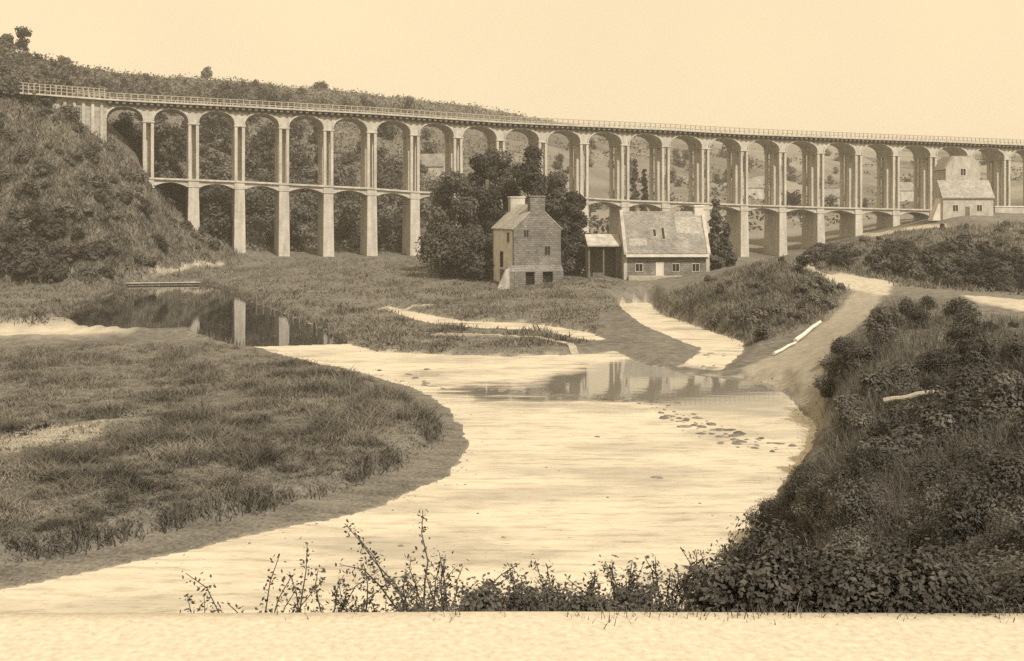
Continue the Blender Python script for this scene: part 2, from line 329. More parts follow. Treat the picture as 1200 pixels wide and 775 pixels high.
def ground_material():
    m = bpy.data.materials.new('ground_cover'); m.use_nodes = True; t = m.node_tree; b = t.nodes['Principled BSDF']; l = t.links.new
    b.inputs['Roughness'].default_value = 0.95; b.inputs['Specular IOR Level'].default_value = 0.1
    tc = t.nodes.new('ShaderNodeTexCoord')
    def noise(s, d=6, st=None):
        nz = t.nodes.new('ShaderNodeTexNoise'); nz.inputs['Scale'].default_value = s; nz.inputs['Detail'].default_value = d; nz.inputs['Roughness'].default_value = 0.65
        if st:
            mp = t.nodes.new('ShaderNodeMapping'); mp.inputs['Scale'].default_value = st; l(tc.outputs['Object'], mp.inputs[0]); l(mp.outputs[0], nz.inputs['Vector'])
        else: l(tc.outputs['Object'], nz.inputs['Vector'])
        return nz.outputs[0]
    def ramp(src, lo, hi, a=0.35, c=0.65):
        r = t.nodes.new('ShaderNodeValToRGB'); r.color_ramp.elements[0].position = a; r.color_ramp.elements[1].position = c
        r.color_ramp.elements[0].color = tone(lo); r.color_ramp.elements[1].color = tone(hi); l(src, r.inputs[0]); return r.outputs[0]
    def attr(nm):
        a = t.nodes.new('ShaderNodeAttribute'); a.attribute_name = nm; return a.outputs['Fac']
    def mix(f, a, c, mode='MIX'):
        x = t.nodes.new('ShaderNodeMix'); x.data_type = 'RGBA'; x.blend_type = mode
        if isinstance(f, float): x.inputs[0].default_value = f
        else: l(f, x.inputs[0])
        l(a, x.inputs[6]); l(c, x.inputs[7]); return x.outputs[2]
    grass = mix(0.5, ramp(noise(0.12), 0.09, 0.19), ramp(noise(1.2, 8), 0.05, 0.22))
    vo = t.nodes.new('ShaderNodeTexVoronoi'); vo.inputs['Scale'].default_value = 0.016; l(tc.outputs['Object'], vo.inputs['Vector'])
    fields = mix(0.45, ramp(vo.outputs['Color'], 0.07, 0.26, 0.2, 0.8), ramp(noise(0.08), 0.08, 0.22))
    c = mix(attr('field'), grass, fields)
    c = mix(attr('dry'), c, ramp(noise(0.9), 0.26, 0.42))
    c = mix(attr('mud'), c, mix(0.5, ramp(noise(0.5, 8, (0.6, 2.2, 1)), 0.06, 0.22), ramp(noise(6.0, 8), 0.05, 0.24)))
    c = mix(attr('path'), c, ramp(noise(1.5), 0.32, 0.47))
    c = mix(attr('sand'), c, ramp(noise(0.5), 0.36, 0.50))
    c = mix(attr('road'), c, ramp(noise(30.0, 8), 0.44, 0.60))
    l(c, b.inputs['Base Color'])
    bp = t.nodes.new('ShaderNodeBump'); bp.inputs['Strength'].default_value = 0.5; bp.inputs['Distance'].default_value = 0.15; rv = t.nodes.new('ShaderNodeMath'); rv.operation = 'MULTIPLY_ADD'; l(attr('road'), rv.inputs[0]); rv.inputs[1].default_value = -0.47; rv.inputs[2].default_value = 0.5; l(rv.outputs[0], bp.inputs['Strength']); l(noise(2.5, 8), bp.inputs['Height']); l(bp.outputs[0], b.inputs['Normal'])
    return m
M['ground'] = ground_material()
GV = np.stack([XX.ravel(), YY.ravel(), ZZ.ravel()], 1)
nr, nc = YY.shape
ii = (np.arange(nr-1)[:,None]*nc + np.arange(nc-1)[None]).ravel()
GQ = np.stack([ii, ii+1, ii+nc+1, ii+nc], 1)
attrs = dict(mud=mud_m, path=path_m, sand=sand_m, road=road_m, field=field_m, dry=dry_m)
fm = {k: v.ravel()[GQ].mean(1) for k, v in attrs.items()}
cls = np.zeros(len(GQ), int)
cls[(fm['mud'] > 0.5) & (dMud.ravel()[GQ].mean(1) > 0)] = 1
cls[fm['path'] > 0.4] = 2; cls[dWat.ravel()[GQ].mean(1) > 0.15] = 3; cls[fm['road'] > 0.5] = 4; cls[dSp.ravel()[GQ].mean(1) > 0] = 5
for ci, nm in enumerate(['ground', 'mud_bank', 'path', 'river_bed', 'road', 'sand_spit']):
    q = GQ[cls == ci]
    if not len(q): continue
    used, inv = np.unique(q.ravel(), return_inverse=True)
    me = raw_mesh(nm, GV[used], inv.reshape(-1, 4))
    for k, v in attrs.items():
        a = me.attributes.new(k, 'FLOAT', 'POINT'); a.data.foreach_set('value', v.ravel()[used].astype(np.float32))
    me.polygons.foreach_set('use_smooth', np.ones(len(me.polygons), bool))
    tag(link(nm, me, M['ground']), kind='structure')

# water: shallow and rippled over pale sand in the river, still in the pond and in the pool below the houses
def water_material(name, still):
    m = bpy.data.materials.new(name); m.use_nodes = True; t = m.node_tree; b = t.nodes['Principled BSDF']; l = t.links.new
    tc = t.nodes.new('ShaderNodeTexCoord')
    nz = t.nodes.new('ShaderNodeTexNoise'); nz.inputs['Scale'].default_value = 0.8; nz.inputs['Detail'].default_value = 4
    mp = t.nodes.new('ShaderNodeMapping'); mp.inputs['Scale'].default_value = (0.5, 1.6, 1); l(tc.outputs['Object'], mp.inputs[0]); l(mp.outputs[0], nz.inputs['Vector'])
    bp = t.nodes.new('ShaderNodeBump'); l(nz.outputs[0], bp.inputs['Height']); l(bp.outputs[0], b.inputs['Normal'])
    if still:
        b.inputs['Base Color'].default_value = tone(still); b.inputs['Roughness'].default_value = 0.03; b.inputs['Specular IOR Level'].default_value = 0.5
        bp.inputs['Strength'].default_value = 0.09; bp.inputs['Distance'].default_value = 0.02
        b.inputs['IOR'].default_value = 2.3 if still > 0.1 else 1.7
    else:
        calm = t.nodes.new('ShaderNodeBsdfPrincipled'); calm.inputs['Base Color'].default_value = tone(0.17); calm.inputs['Roughness'].default_value = 0.03; calm.inputs['IOR'].default_value = 2.3
        bp2 = t.nodes.new('ShaderNodeBump'); bp2.inputs['Strength'].default_value = 0.12; bp2.inputs['Distance'].default_value = 0.02; l(nz.outputs[0], bp2.inputs['Height']); l(bp2.outputs[0], calm.inputs['Normal'])
        at = t.nodes.new('ShaderNodeAttribute'); at.attribute_name = 'calm'; ms = t.nodes.new('ShaderNodeMixShader'); l(at.outputs['Fac'], ms.inputs[0]); l(b.outputs[0], ms.inputs[1]); l(calm.outputs[0], ms.inputs[2]); l(ms.outputs[0], t.nodes['Material Output'].inputs[0])
        def nzr(sc, stv, lo, hi, a, c):
            n2 = t.nodes.new('ShaderNodeTexNoise'); n2.inputs['Scale'].default_value = sc; n2.inputs['Detail'].default_value = 9; n2.inputs['Roughness'].default_value = 0.7
            m2 = t.nodes.new('ShaderNodeMapping'); m2.inputs['Scale'].default_value = stv; l(tc.outputs['Object'], m2.inputs[0]); l(m2.outputs[0], n2.inputs['Vector'])
            r = t.nodes.new('ShaderNodeValToRGB'); e = r.color_ramp.elements; e[0].position = a; e[1].position = c; e[0].color = lo; e[1].color = hi; l(n2.outputs[0], r.inputs[0]); return r.outputs[0]
        def mul(p, q):
            x = t.nodes.new('ShaderNodeMix'); x.data_type = 'RGBA'; x.blend_type = 'MULTIPLY'; x.inputs[0].default_value = 1; l(p, x.inputs[6]); l(q, x.inputs[7]); return x.outputs[2]
        wht = (1,1,1,1)
        c = nzr(0.16, (0.7, 1.3, 1), tone(0.41), tone(0.57), 0.36, 0.54)
        c = mul(c, nzr(0.9, (0.45, 2.2, 1), (0.62,0.61,0.60,1), wht, 0.34, 0.52))
        c = mul(c, nzr(3.2, (0.6, 1.6, 1), (0.45,0.43,0.42,1), wht, 0.32, 0.41))
        l(c, b.inputs['Base Color'])
        b.inputs['Roughness'].default_value = 0.5; b.inputs['Specular IOR Level'].default_value = 0.35
        bp.inputs['Strength'].default_value = 0.25; bp.inputs['Distance'].default_value = 0.05
    return m
M['still'] = water_material('still_water', 0.03); M['shallow'] = water_material('shallow_water', 0)
POOL = W2([(600,452),(640,444),(700,430),(745,418),(800,430),(870,440),(915,446),(935,466),(905,484),(860,480),(800,478),(740,474),(660,470),(560,466),(520,458),(560,453)])
gx, gy = np.meshgrid(np.linspace(-75, 40, 500), np.concatenate([np.linspace(10, 60, 130)[:-1], np.linspace(60, 205, 420)]))
wd = np.maximum(np.maximum(sdist(RIVER, gx, gy), sdist(POND, gx, gy)), np.maximum(sdist(STREAM, gx, gy), sdist(CHANNEL, gx, gy))); pond_d = sdist(POND, gx, gy)
pool_d = np.where((gy > 60), sdist(POOL, gx, gy), -9) + fbm(gx*0.5, gy*0.8)*2.0
wv = np.stack([gx.ravel(), gy.ravel(), np.zeros(gx.size)], 1); r_, c_ = gx.shape
ii = (np.arange(r_-1)[:,None]*c_ + np.arange(c_-1)[None]).ravel(); wq = np.stack([ii, ii+1, ii+c_+1, ii+c_], 1)
keep = wd.ravel()[wq].max(1) > -1.6; pn = (pond_d.ravel()[wq].mean(1) > -1.0) & (gy.ravel()[wq].mean(1) > 100) & (gx.ravel()[wq].mean(1) < -15); pl = pool_d.ravel()[wq].mean(1) > 0
calm_w = np.maximum(sstep(-2.2, 1.2, pool_d + fbm(gx*0.25, gy*1.4)*2.5), 0.45*sstep(0.12, 0.45, fbm(gx*0.16+5, gy*0.45)))
for nm, sel, mt in [('river', keep & ~pn, 'shallow'), ('pond', keep & pn, 'still')]:
    q = wq[sel]; used, inv = np.unique(q.ravel(), return_inverse=True)
    me = raw_mesh(nm, wv[used], inv.reshape(-1,4)); a = me.attributes.new('calm', 'FLOAT', 'POINT'); a.data.foreach_set('value', calm_w.ravel()[used].astype(np.float32))
    tag(link(nm, me, M[mt]), kind='structure')

# ------------------------------------------------------------------ viaduct
px_l = [174,227,281,333,385,436,486.5,537,587,636.5,685,733,780.5,827,872.5,917.5,962,1006.5,1050.5,1094,1137.5,1180.5,1223.5,1266,1308]
def interp(tab, x): return float(np.interp(x, [a for a,_ in tab], [b for _,b in tab]))
deckY = [(20,115),(130,123),(308,132),(440,139),(600,149.5),(780,157),(870,162),(1000,167),(1100,170.5),(1200,174.5),(1310,179)]
ledgeY = [(174,210),(280,214),(436,222),(486,226),(685,233),(735,236),(870,241),(960,244),(1310,252)]
depth = [(20,214.0),(125,219.5),(174,222),(330,231),(486,241),(685,255),(870,269.5),(1030,283),(1182,296),(1320,308)]
def vpos(x): Y = interp(depth, x); return Vector(((x-600)*Y/F, Y, 0))
def vz(tab, x): Y = interp(depth, x); return HC + (YH-interp(tab, x))*Y/F
via = empty('viaduct', (*vpos(486.5)[:2], 3.0), 0, 'long pale railway viaduct of two tiers with tall slender piers crossing the whole valley', 'viaduct')
ORG = Vector(via.location)
DP = 6.6
def frame(p, t):
    t = Vector((t.x, t.y, 0)).normalized(); nrm = Vector((-t.y, t.x, 0)); base = Vector((p.x, p.y, 0)) - Vector((ORG.x, ORG.y, 0))
    return lambda a, b, z: tuple(base + t*a + nrm*b + Vector((0,0,z-ORG.z)))
pts = [vpos(x) for x in px_l]
left_end = vpos(125)
def tangent(i):
    a = pts[max(i-1,0)]; b = pts[min(i+1,len(pts)-1)]; return b-a
RISE, CROWN = 2.6, 0.28
for i, x in enumerate(px_l):
    fr = frame(pts[i], tangent(i)); zd = vz(deckY, x); zs = zd-RISE-CROWN; zl = vz(ledgeY, x); zg = float(ground(pts[i].x, pts[i].y)); zg = min(zg, float(ground(*(pts[i]+Vector((-2.0,6.3,0)))[:2])))-1.5
    core = MB(); core.box(-0.9, 0.9, DP/2-0.35, DP/2+0.35, zl+0.002, zs, fr); core.box(-1.08, 1.08, 0.02, DP-0.02, zl-1.048, zl, fr)
    if zg < zl-1.4:
        core.taper(-1.02, 1.02, -0.05, DP+0.05, zg, zl-1.4, 0.2, fr)
        core.box(-1.14, 1.14, -0.15, DP+0.15, zl-1.4, zl-1.05, fr)
    else: core.box(-1.02, 1.02, 0, DP, min(zg, zl-1.2), zl-1.2, fr)
    pier = core.build('pier', M['concrete'], via, 0.06)
    for sx in (-1, 1):
        for b0, b1 in ((0.0, 0.95), (DP/2-0.5, DP/2+0.5), (DP-0.95, DP)):
            q = MB(); a0, a1 = (sx*0.44, sx*1.06); q.box(min(a0,a1), max(a0,a1), b0, b1, zl, zs-0.35, fr); q.build('pilaster', M['concrete'], pier, 0.05)
    cap = MB(); cap.box(-1.2, 1.2, -0.14, DP+0.14, zs-0.35, zs, fr); cap.build('capital', M['concrete'], pier, 0.04)
bay_ends = [(125.0, left_end)] + list(zip(px_l, pts))
NS = 18
for i in range(len(bay_ends)-1):
    (xa, pa), (xb, pb) = bay_ends[i], bay_ends[i+1]
    fr = frame(pa, pb-pa); Ln = (pb-pa).length; za, zb = vz(deckY, xa), vz(deckY, xb)
    def dz(s): return za + (zb-za)*s/Ln
    h0 = 0.0 if i == 0 else 1.04; s0, s1 = h0, Ln-1.04; cx = (s0+s1)/2; hw = (s1-s0)/2
    def arch(s):
        u = min(1, abs((s-cx)/hw)); return dz(s)-CROWN-RISE + RISE*(1-u**2.3)**(1/2.3)
    ss = [cx - hw*math.cos(math.pi*k/NS) for k in range(NS+1)]
    mb = MB(); prof = []
    cols = ([(0.0, dz(0)-CROWN-RISE)] if h0 else []) + [(s, arch(s)) for s in ss] + [(Ln, dz(Ln)-CROWN-RISE)]
    for (sa, ba), (sb, bb) in zip(cols[:-1], cols[1:]):
        pq = [fr(sa,0.12,ba),fr(sb,0.12,bb),fr(sb,0.12,dz(sb)),fr(sa,0.12,dz(sa)), fr(sa,DP-0.12,ba),fr(sb,DP-0.12,bb),fr(sb,DP-0.12,dz(sb)),fr(sa,DP-0.12,dz(sa))]
        mb.poly(pq, [(0,1,2,3),(5,4,7,6),(4,5,1,0)])
    ar = mb.build('arch', M['concrete'], via)
    for side in (0, 1):
        ring = MB()
        y0, y1 = (-0.12, 0.118) if side == 0 else (DP-0.118, DP+0.12)
        for sa, sb in zip(ss[:-1], ss[1:]):
            def up(s):
                u = (s-cx)/hw; return (s + 0.22*u, arch(s)+0.30*math.sqrt(max(0,1-0.45*u*u)))
            (ua, wa), (ub, wb) = up(sa), up(sb)
            q = [fr(sa,y0,arch(sa)),fr(sb,y0,arch(sb)),fr(ub,y0,wb),fr(ua,y0,wa),fr(sa,y1,arch(sa)),fr(sb,y1,arch(sb)),fr(ub,y1,wb),fr(ua,y1,wa)]
            ring.poly(q, [(0,1,2,3),(7,6,5,4),(0,4,5,1),(2,6,7,3)])
        ring.build('archivolt', M['concrete'], ar)
    # corbels under the walkway, walkway slab, railing
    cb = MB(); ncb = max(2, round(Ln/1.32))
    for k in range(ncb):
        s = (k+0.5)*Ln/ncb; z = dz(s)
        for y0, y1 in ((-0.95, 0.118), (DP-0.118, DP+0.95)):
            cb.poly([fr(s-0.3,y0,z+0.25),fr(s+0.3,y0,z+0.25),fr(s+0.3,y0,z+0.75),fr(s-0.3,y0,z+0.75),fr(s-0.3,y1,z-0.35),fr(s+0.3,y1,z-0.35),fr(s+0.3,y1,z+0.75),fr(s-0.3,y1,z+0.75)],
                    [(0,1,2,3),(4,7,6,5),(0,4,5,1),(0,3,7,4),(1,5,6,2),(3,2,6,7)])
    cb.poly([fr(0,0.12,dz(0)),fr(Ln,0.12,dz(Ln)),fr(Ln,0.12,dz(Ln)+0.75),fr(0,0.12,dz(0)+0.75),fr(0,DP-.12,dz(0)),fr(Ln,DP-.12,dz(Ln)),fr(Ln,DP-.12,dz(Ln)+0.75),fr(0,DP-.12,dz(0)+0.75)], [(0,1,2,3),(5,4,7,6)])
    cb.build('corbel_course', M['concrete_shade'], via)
    sl = MB(); e = 0.0
    q = []
    for s in (e, Ln):
        z = dz(s)+0.752; q.append([fr(s,-1.2,z),fr(s,DP+1.2,z),fr(s,DP+1.2,z+0.33),fr(s,-1.2,z+0.33)])
    sl.poly(q[0]+q[1], [(0,1,5,4),(1,2,6,5),(2,3,7,6),(3,0,4,7)]+([(0,1,2,3)] if i == 0 else []))
    sl.build('walkway', M['concrete'], via)
    for y in (-1.05, DP+1.05):
        rl = MB()
        for k in range(ncb):
            s = (k+0.5)*Ln/ncb; z = dz(s)+1.08
            rl.box(s-0.09, s+0.09, y-0.07, y+0.07, z, z+1.12, fr)
        for h, th in ((0.4,0.05),(0.75,0.05),(1.12,0.14)):
            q = []
            for s in (0, Ln):
                z = dz(s)+1.08+h; q.append([fr(s,y-0.08,z),fr(s,y+0.08,z),fr(s,y+0.08,z+th),fr(s,y-0.08,z+th)])
            rl.poly(q[0]+q[1], [(0,1,5,4),(1,2,6,5),(2,3,7,6),(3,0,4,7),(0,3,2,1),(4,5,6,7)])
        rl.build('railing', M['rail'], via)
    # brace arch at mid height
    if i == 0: continue
    la, lb = vz(ledgeY, xa), vz(ledgeY, xb)
    br = MB(); K_ = 12; s0, s1 = 1.0, Ln-1.0
    def lz(s): return la + (lb-la)*s/Ln
    dp = 0.95
    for k in range(K_):
        sa = s0+(s1-s0)*k/K_; sb = s0+(s1-s0)*(k+1)/K_
        def lo(s):
            u = (s-Ln/2)/((s1-s0)/2); return lz(s) - 0.5 - dp*u*u
        q = [fr(sa,0.3,lo(sa)),fr(sb,0.3,lo(sb)),fr(sb,0.3,lz(sb)),fr(sa,0.3,lz(sa)),fr(sa,DP-0.3,lo(sa)),fr(sb,DP-0.3,lo(sb)),fr(sb,DP-0.3,lz(sb)),fr(sa,DP-0.3,lz(sa))]
        br.poly(q, [(0,1,2,3),(7,6,5,4),(0,4,5,1),(3,2,6,7)])
    for y0, y1 in ((0.12,0.298),(DP-0.298,DP-0.12)):
        q = []
        for s in (-1.3, Ln-1.3) if False else (0, Ln):
            z = lz(s); q.append([fr(s,y0-0.25,z-0.02),fr(s,y1+0.25,z-0.02),fr(s,y1+0.25,z+0.35),fr(s,y0-0.25,z+0.35)])
        br.poly(q[0]+q[1], [(0,1,5,4),(1,2,6,5),(2,3,7,6),(3,0,4,7),(0,3,2,1),(4,5,6,7)])
    br.build('brace_arch', M['concrete'], via)
# abutment at the hill end
pa = vpos(40); fr = frame(left_end, left_end-pa); La = (left_end-pa).length
ab = MB(); z1 = vz(deckY, 125); z0 = vz(deckY, 40)
q = []
for s, z in ((-La, z0), (-0.002, z1)): q.append([fr(s,0.0,8),fr(s,DP,8),fr(s,DP,z+0.75),fr(s,0.0,z+0.75)])
ab.poly(q[0]+q[1], [(0,1,5,4),(1,2,6,5),(2,3,7,6),(3,0,4,7),(0,3,2,1),(4,5,6,7)])
abut = ab.build('abutment', M['ashlar'], via)
for k in range(5):
    s = -0.9-k*1.7; z = z1+(z0-z1)*(-s/La); qq = MB(); qq.box(s-0.3, s+0.3, -0.35, -0.003, 8, z+0.2, fr)
    qq.build('buttress', M['concrete'], abut, 0.04)
sl = MB(); q = []
for s, z in ((-La-2.5, z0+(z0-z1)*2.5/La), (-0.002, z1)): q.append([fr(s,-1.2,z+0.752),fr(s,DP+1.2,z+0.752),fr(s,DP+1.2,z+1.08),fr(s,-1.2,z+1.08)])
sl.poly(q[0]+q[1], [(0,1,5,4),(1,2,6,5),(2,3,7,6),(3,0,4,7),(0,3,2,1),(4,5,6,7)]); sl.build('walkway', M['concrete'], via)
for y in (-1.05, DP+1.05):
    rl = MB(); tot = La+2.5; nn = 16
    for k in range(nn):
        s = -0.4-k*tot/nn; z = z1+(z0-z1)*(-s/La)+1.08; rl.box(s-0.09, s+0.09, y-0.07, y+0.07, z, z+1.9, fr)
    for h in (0.6, 1.25, 1.8):
        q = []
        for s in (-tot, 0): 
            z = z1+(z0-z1)*(-s/La)+1.08+h; q.append([fr(s,y-0.06,z),fr(s,y+0.06,z),fr(s,y+0.06,z+0.12),fr(s,y-0.06,z+0.12)])
        rl.poly(q[0]+q[1], [(0,1,5,4),(1,2,6,5),(2,3,7,6),(3,0,4,7),(0,3,2,1),(4,5,6,7)])
    rl.build('railing', M['rail'], via)

# ------------------------------------------------------------------ houses
def zg(x, y): return float(ground(x, y))
def house_shell(root, w, l, hw, hr, wallm, roofm, base=-1.5, over=0.25, gable_wall=None, front_wall=None):
    """x across the gable, y along the ridge; gable faces -y"""
    g = MB(); th = 0.45
    g.prism([(0,base),(w,base),(w,hw),(w/2,hr),(0,hw)], 0, th); g.build('gable_wall', gable_wall or wallm, root)
    g = MB(); g.prism([(0,base),(w,base),(w,hw),(w/2,hr),(0,hw)], l-th, l); g.build('gable_wall', wallm, root)
    g = MB(); g.box(0, th, th+0.002, l-th-0.002, base, hw); g.build('side_wall', front_wall or wallm, root)
    g = MB(); g.box(w-th, w, th+0.002, l-th-0.002, base, hw); g.build('side_wall', wallm, root)
    rf = MB(); s = (hr-hw)/(w/2); t = 0.18
    for sg in (0, 1):
        x0, z0 = (-over, hw-over*s) if sg == 0 else (w+over, hw-over*s)
        pr = [(x0, z0+0.03), (w/2, hr+0.03), (w/2, hr+t+0.05), (x0, z0+t+0.03)]
        rf.prism(pr, -0.05, l+0.05)
    return rf.build('roof', roofm, root)
def opening(root, kind, x0, x1, z0, z1, y, frm='lime', glass='glass', d=0.06, axis='y', bars=True):
    """window or door on a wall facing -y (axis y) or -x (axis x); y is the wall face"""
    mp = (lambda a,b,c: (a,b,c)) if axis == 'y' else (lambda a,b,c: (b,a,c))
    f = MB(); t = 0.1
    f.box(x0-t, x0, y-d, y+0.1, z0-t, z1+t, mp); f.box(x1, x1+t, y-d, y+0.1, z0-t, z1+t, mp)
    f.box(x0, x1, y-d, y+0.1, z1, z1+t, mp); f.box(x0, x1, y-d, y+0.1, z0-t, z0, mp)
    if bars: f.box((x0+x1)/2-0.03, (x0+x1)/2+0.03, y-d+0.01, y+0.05, z0, z1, mp)
    o = f.build(kind, M[frm], root)
    p = MB(); p.box(x0, x1, y-0.02, y+0.003+0.05, z0, z1, mp); p.build('pane' if kind == 'window' else 'leaf', M[glass], o)
    return o
# stone mill house
Y1 = 160; s1 = Y1/F
x1, y1, _ = P(602, 315, Y1); zb1 = HC+(YH-315)*s1
mill = empty('mill_house', (x1, y1, zb1), math.radians(21), 'tall narrow stone house with two chimneys and whitewashed side wall in front of dark trees', 'house')
w, l, hw, hr = 7.5, 9.0, 5.8, 9.2
rf = house_shell(mill, w, l, hw, hr, M['rubble'], M['slate_pale'], base=-3.0, gable_wall=M['rubble'], front_wall=M['lime'])
for yy in (0.0, l-1.0):
    c = MB(); c.box(w/2-1.2, w/2+1.2, yy-0.06, yy+1.0, hr-1.4, hr+1.45); c.box(w/2-1.32, w/2+1.32, yy-0.16, yy+1.1, hr+1.2, hr+1.42)
    ch = c.build('chimney', M['rubble'] if yy == 0 else M['limewash_worn'], rf, 0.04)
    for k in (-0.6, 0.6):
        pt = MB(); pt.tube([(w/2+k, yy+0.5, hr+1.45), (w/2+k, yy+0.5, hr+1.95)], [0.2, 0.16], 8)
opening(mill, 'window', 4.9, 5.7, 1.9, 3.2, 0.0, 'rubble'); opening(mill, 'window', 1.6, 2.3, 4.6, 5.6, 0.0, 'rubble')
opening(mill, 'window', 1.8, 2.7, 3.8, 5.2, 0.0, 'limewash_worn', axis='x'); opening(mill, 'door', 4.4, 5.5, 0.1, 2.3, 0.0, 'wood', 'dark', axis='x', bars=False)
q = MB(); q.box(-0.9, -0.003, 0.6, 3.4, -2.6, -0.15); q.build('plinth', M['rubble'], mill, 0.03)
# undercroft: arched wheel chamber on stone piers below the gable
for x0, x1_ in ((-1.2,-0.2),(-0.198,1.6),(3.0,4.3),(5.9,7.6)):
    q = MB(); q.box(x0, x1_, -0.75, -0.003, -3.2, -0.5); q.build('undercroft_pier', M['rubble'], mill, 0.05)
q = MB(); q.prism([(-0.78,-0.498),(-0.005,-0.498),(-0.005,0.5)], -1.2, 7.6, lambda a,b,c: (b,a,c)); q.build('undercroft_lintel', M['rubble'], mill, 0.04)
q = MB(); q.box(1.61, 5.89, -0.2, -0.006, -3.2, -0.502); q.build('undercroft_dark_panel', M['dark'], mill)  # solid slab, the chamber's shade painted as near-black
q = MB(); q.prism([(-3.2,-3.2),(-1.202,-3.2),(-1.202,0.0),(-1.7,0.0)], -1.5, -1.0); q.build('wing_wall', M['limewash_worn'], mill, 0.04)

# long low house with big patched roof
Y2 = 164; s2 = Y2/F
x2, y2, _ = P(731, 326, Y2); zb2 = HC+(YH-326)*s2
lh = empty('long_house', (x2, y2, zb2), math.radians(2), 'long low house with a big steep patched roof and pale chimney, broadside to the river', 'house')
w2 = 12.9; ev = 4.1; rg = 9.7; dpth = 8.6
for xx in (0.0, w2-0.5):
    q = MB(); q.prism([(0,-1.5),(0,ev),(dpth/2,rg),(dpth,ev),(dpth,-1.5)], xx, xx+0.5, lambda a,b,c: (b,a,c)); q.build('gable_wall', M['limewash_worn'], lh)
q = MB(); q.box(0.502, w2-0.502, 0, 0.5, -1.5, ev); q.build('front_wall', M['rubble'], lh)
q = MB(); q.box(0.502, w2-0.502, dpth-0.5, dpth, -1.5, ev); q.build('rear_wall', M['rubble'], lh)
sl_ = (rg-ev)/(dpth/2)
q = MB()
q.prism([(-0.5,ev-0.5*sl_+0.05),(dpth/2,rg+0.05),(dpth/2,rg+0.28),(-0.5,ev-0.5*sl_+0.28)], 0.25, w2-0.25, lambda a,b,c: (b,a,c))
q.prism([(dpth/2,rg+0.05),(dpth+0.5,ev-0.5*sl_+0.05),(dpth+0.5,ev-0.5*sl_+0.28),(dpth/2,rg+0.28)], 0.25, w2-0.25, lambda a,b,c: (b,a,c))
rf2 = q.build('roof', M['slate'], lh)
q = MB()
for xx in (-0.05, w2-0.45): q.prism([(-0.55,ev-0.6*sl_+0.2),(dpth/2,rg+0.2),(dpth/2,rg+0.5),(-0.55,ev-0.6*sl_+0.5)], xx, xx+0.5, lambda a,b,c: (b,a,c))
q.build('verge_coping', M['limewash_worn'], rf2)
q = MB(); q.box(0.26, w2-0.26, -0.72, -0.52, ev-0.95, ev-0.55); q.build('gutter', M['lime'], rf2)
c = MB(); c.box(11.4, 12.75, dpth/2-0.5, dpth/2+0.5, rg-2.6, rg+1.2); c.box(11.28, 12.87, dpth/2-0.6, dpth/2+0.6, rg+0.95, rg+1.18); c.build('chimney', M['lime'], rf2, 0.04)
def on_roof(y): return ev + sl_*y
for xa, xb, ya, yb in ((4.6,5.2,1.2,2.2),(5.9,6.5,0.9,2.4)):
    q = MB()
    fr = lambda a, b, c: (a, b, on_roof(b)+c)
    q.box(xa, xb, ya, yb, 0.29, 0.40, fr); sk = q.build('skylight', M['slate_pale'], rf2)
    q = MB(); q.box(xa+0.1, xb-0.1, ya+0.1, yb-0.1, 0.405, 0.42, fr); q.build('pane', M['glass'], sk)
q = MB(); fr = lambda a, b, c: (a, b, on_roof(b)+c); q.box(0.9, 3.6, 0.3, 1.1, 0.285, 0.36, fr); q.build('roof_patch', M['slate_pale'], rf2)
q = MB(); q.box(8.2, 12.2, 1.7, 3.6, 0.285, 0.35, fr); q.build('roof_patch', M['slate_pale'], rf2)
opening(lh, 'door', 4.9, 5.9, -0.2, 2.2, 0.0, 'lime', 'lime', bars=False)
opening(lh, 'window', 7.3, 8.3, 1.0, 2.1, 0.0, 'limewash_worn'); opening(lh, 'window', 1.8, 2.8, 1.0, 2.1, 0.0, 'limewash_worn'); opening(lh, 'window', 10.3, 11.3, 1.0, 2.1, 0.0, 'limewash_worn')
q = MB(); q.box(0.6, w2-0.6, -0.9, -0.003, -1.5, 0.35); q.box(6.2, 7.0, -1.5, -0.902, -1.5, 0.1); q.build('plinth', M['palestone'], lh, 0.05)
# lean-to shed
xs, ys, _ = P(688, 320, 166); zsd = HC+(YH-320)*166/F
shed = empty('open_shed', (xs, ys, zsd), math.radians(2), 'small open fronted shed with pale sloping roof against the long house', 'shed')
for xx in (0.2, 2.4, 4.4):
    q = MB(); q.box(xx, xx+0.22, 0, 0.22, -1.2, 4.0); q.build('post', M['wood'], shed)
q = MB(); q.box(0, 5.1, 2.8, 3.1, -1.2, 5.0); q.build('rear_wall', M['wood'], shed)
q = MB(); q.prism([(-0.5,4.0),(3.4,5.6),(3.4,5.8),(-0.5,4.2)], 0.0, 5.15, lambda a,b,c: (b,a,c)); q.build('roof', M['limewash_worn'], shed)
q = MB(); q.box(0.0, 0.15, 0.3, 2.78, -1.2, 4.1); q.build('side_wall', M['wood'], shed)
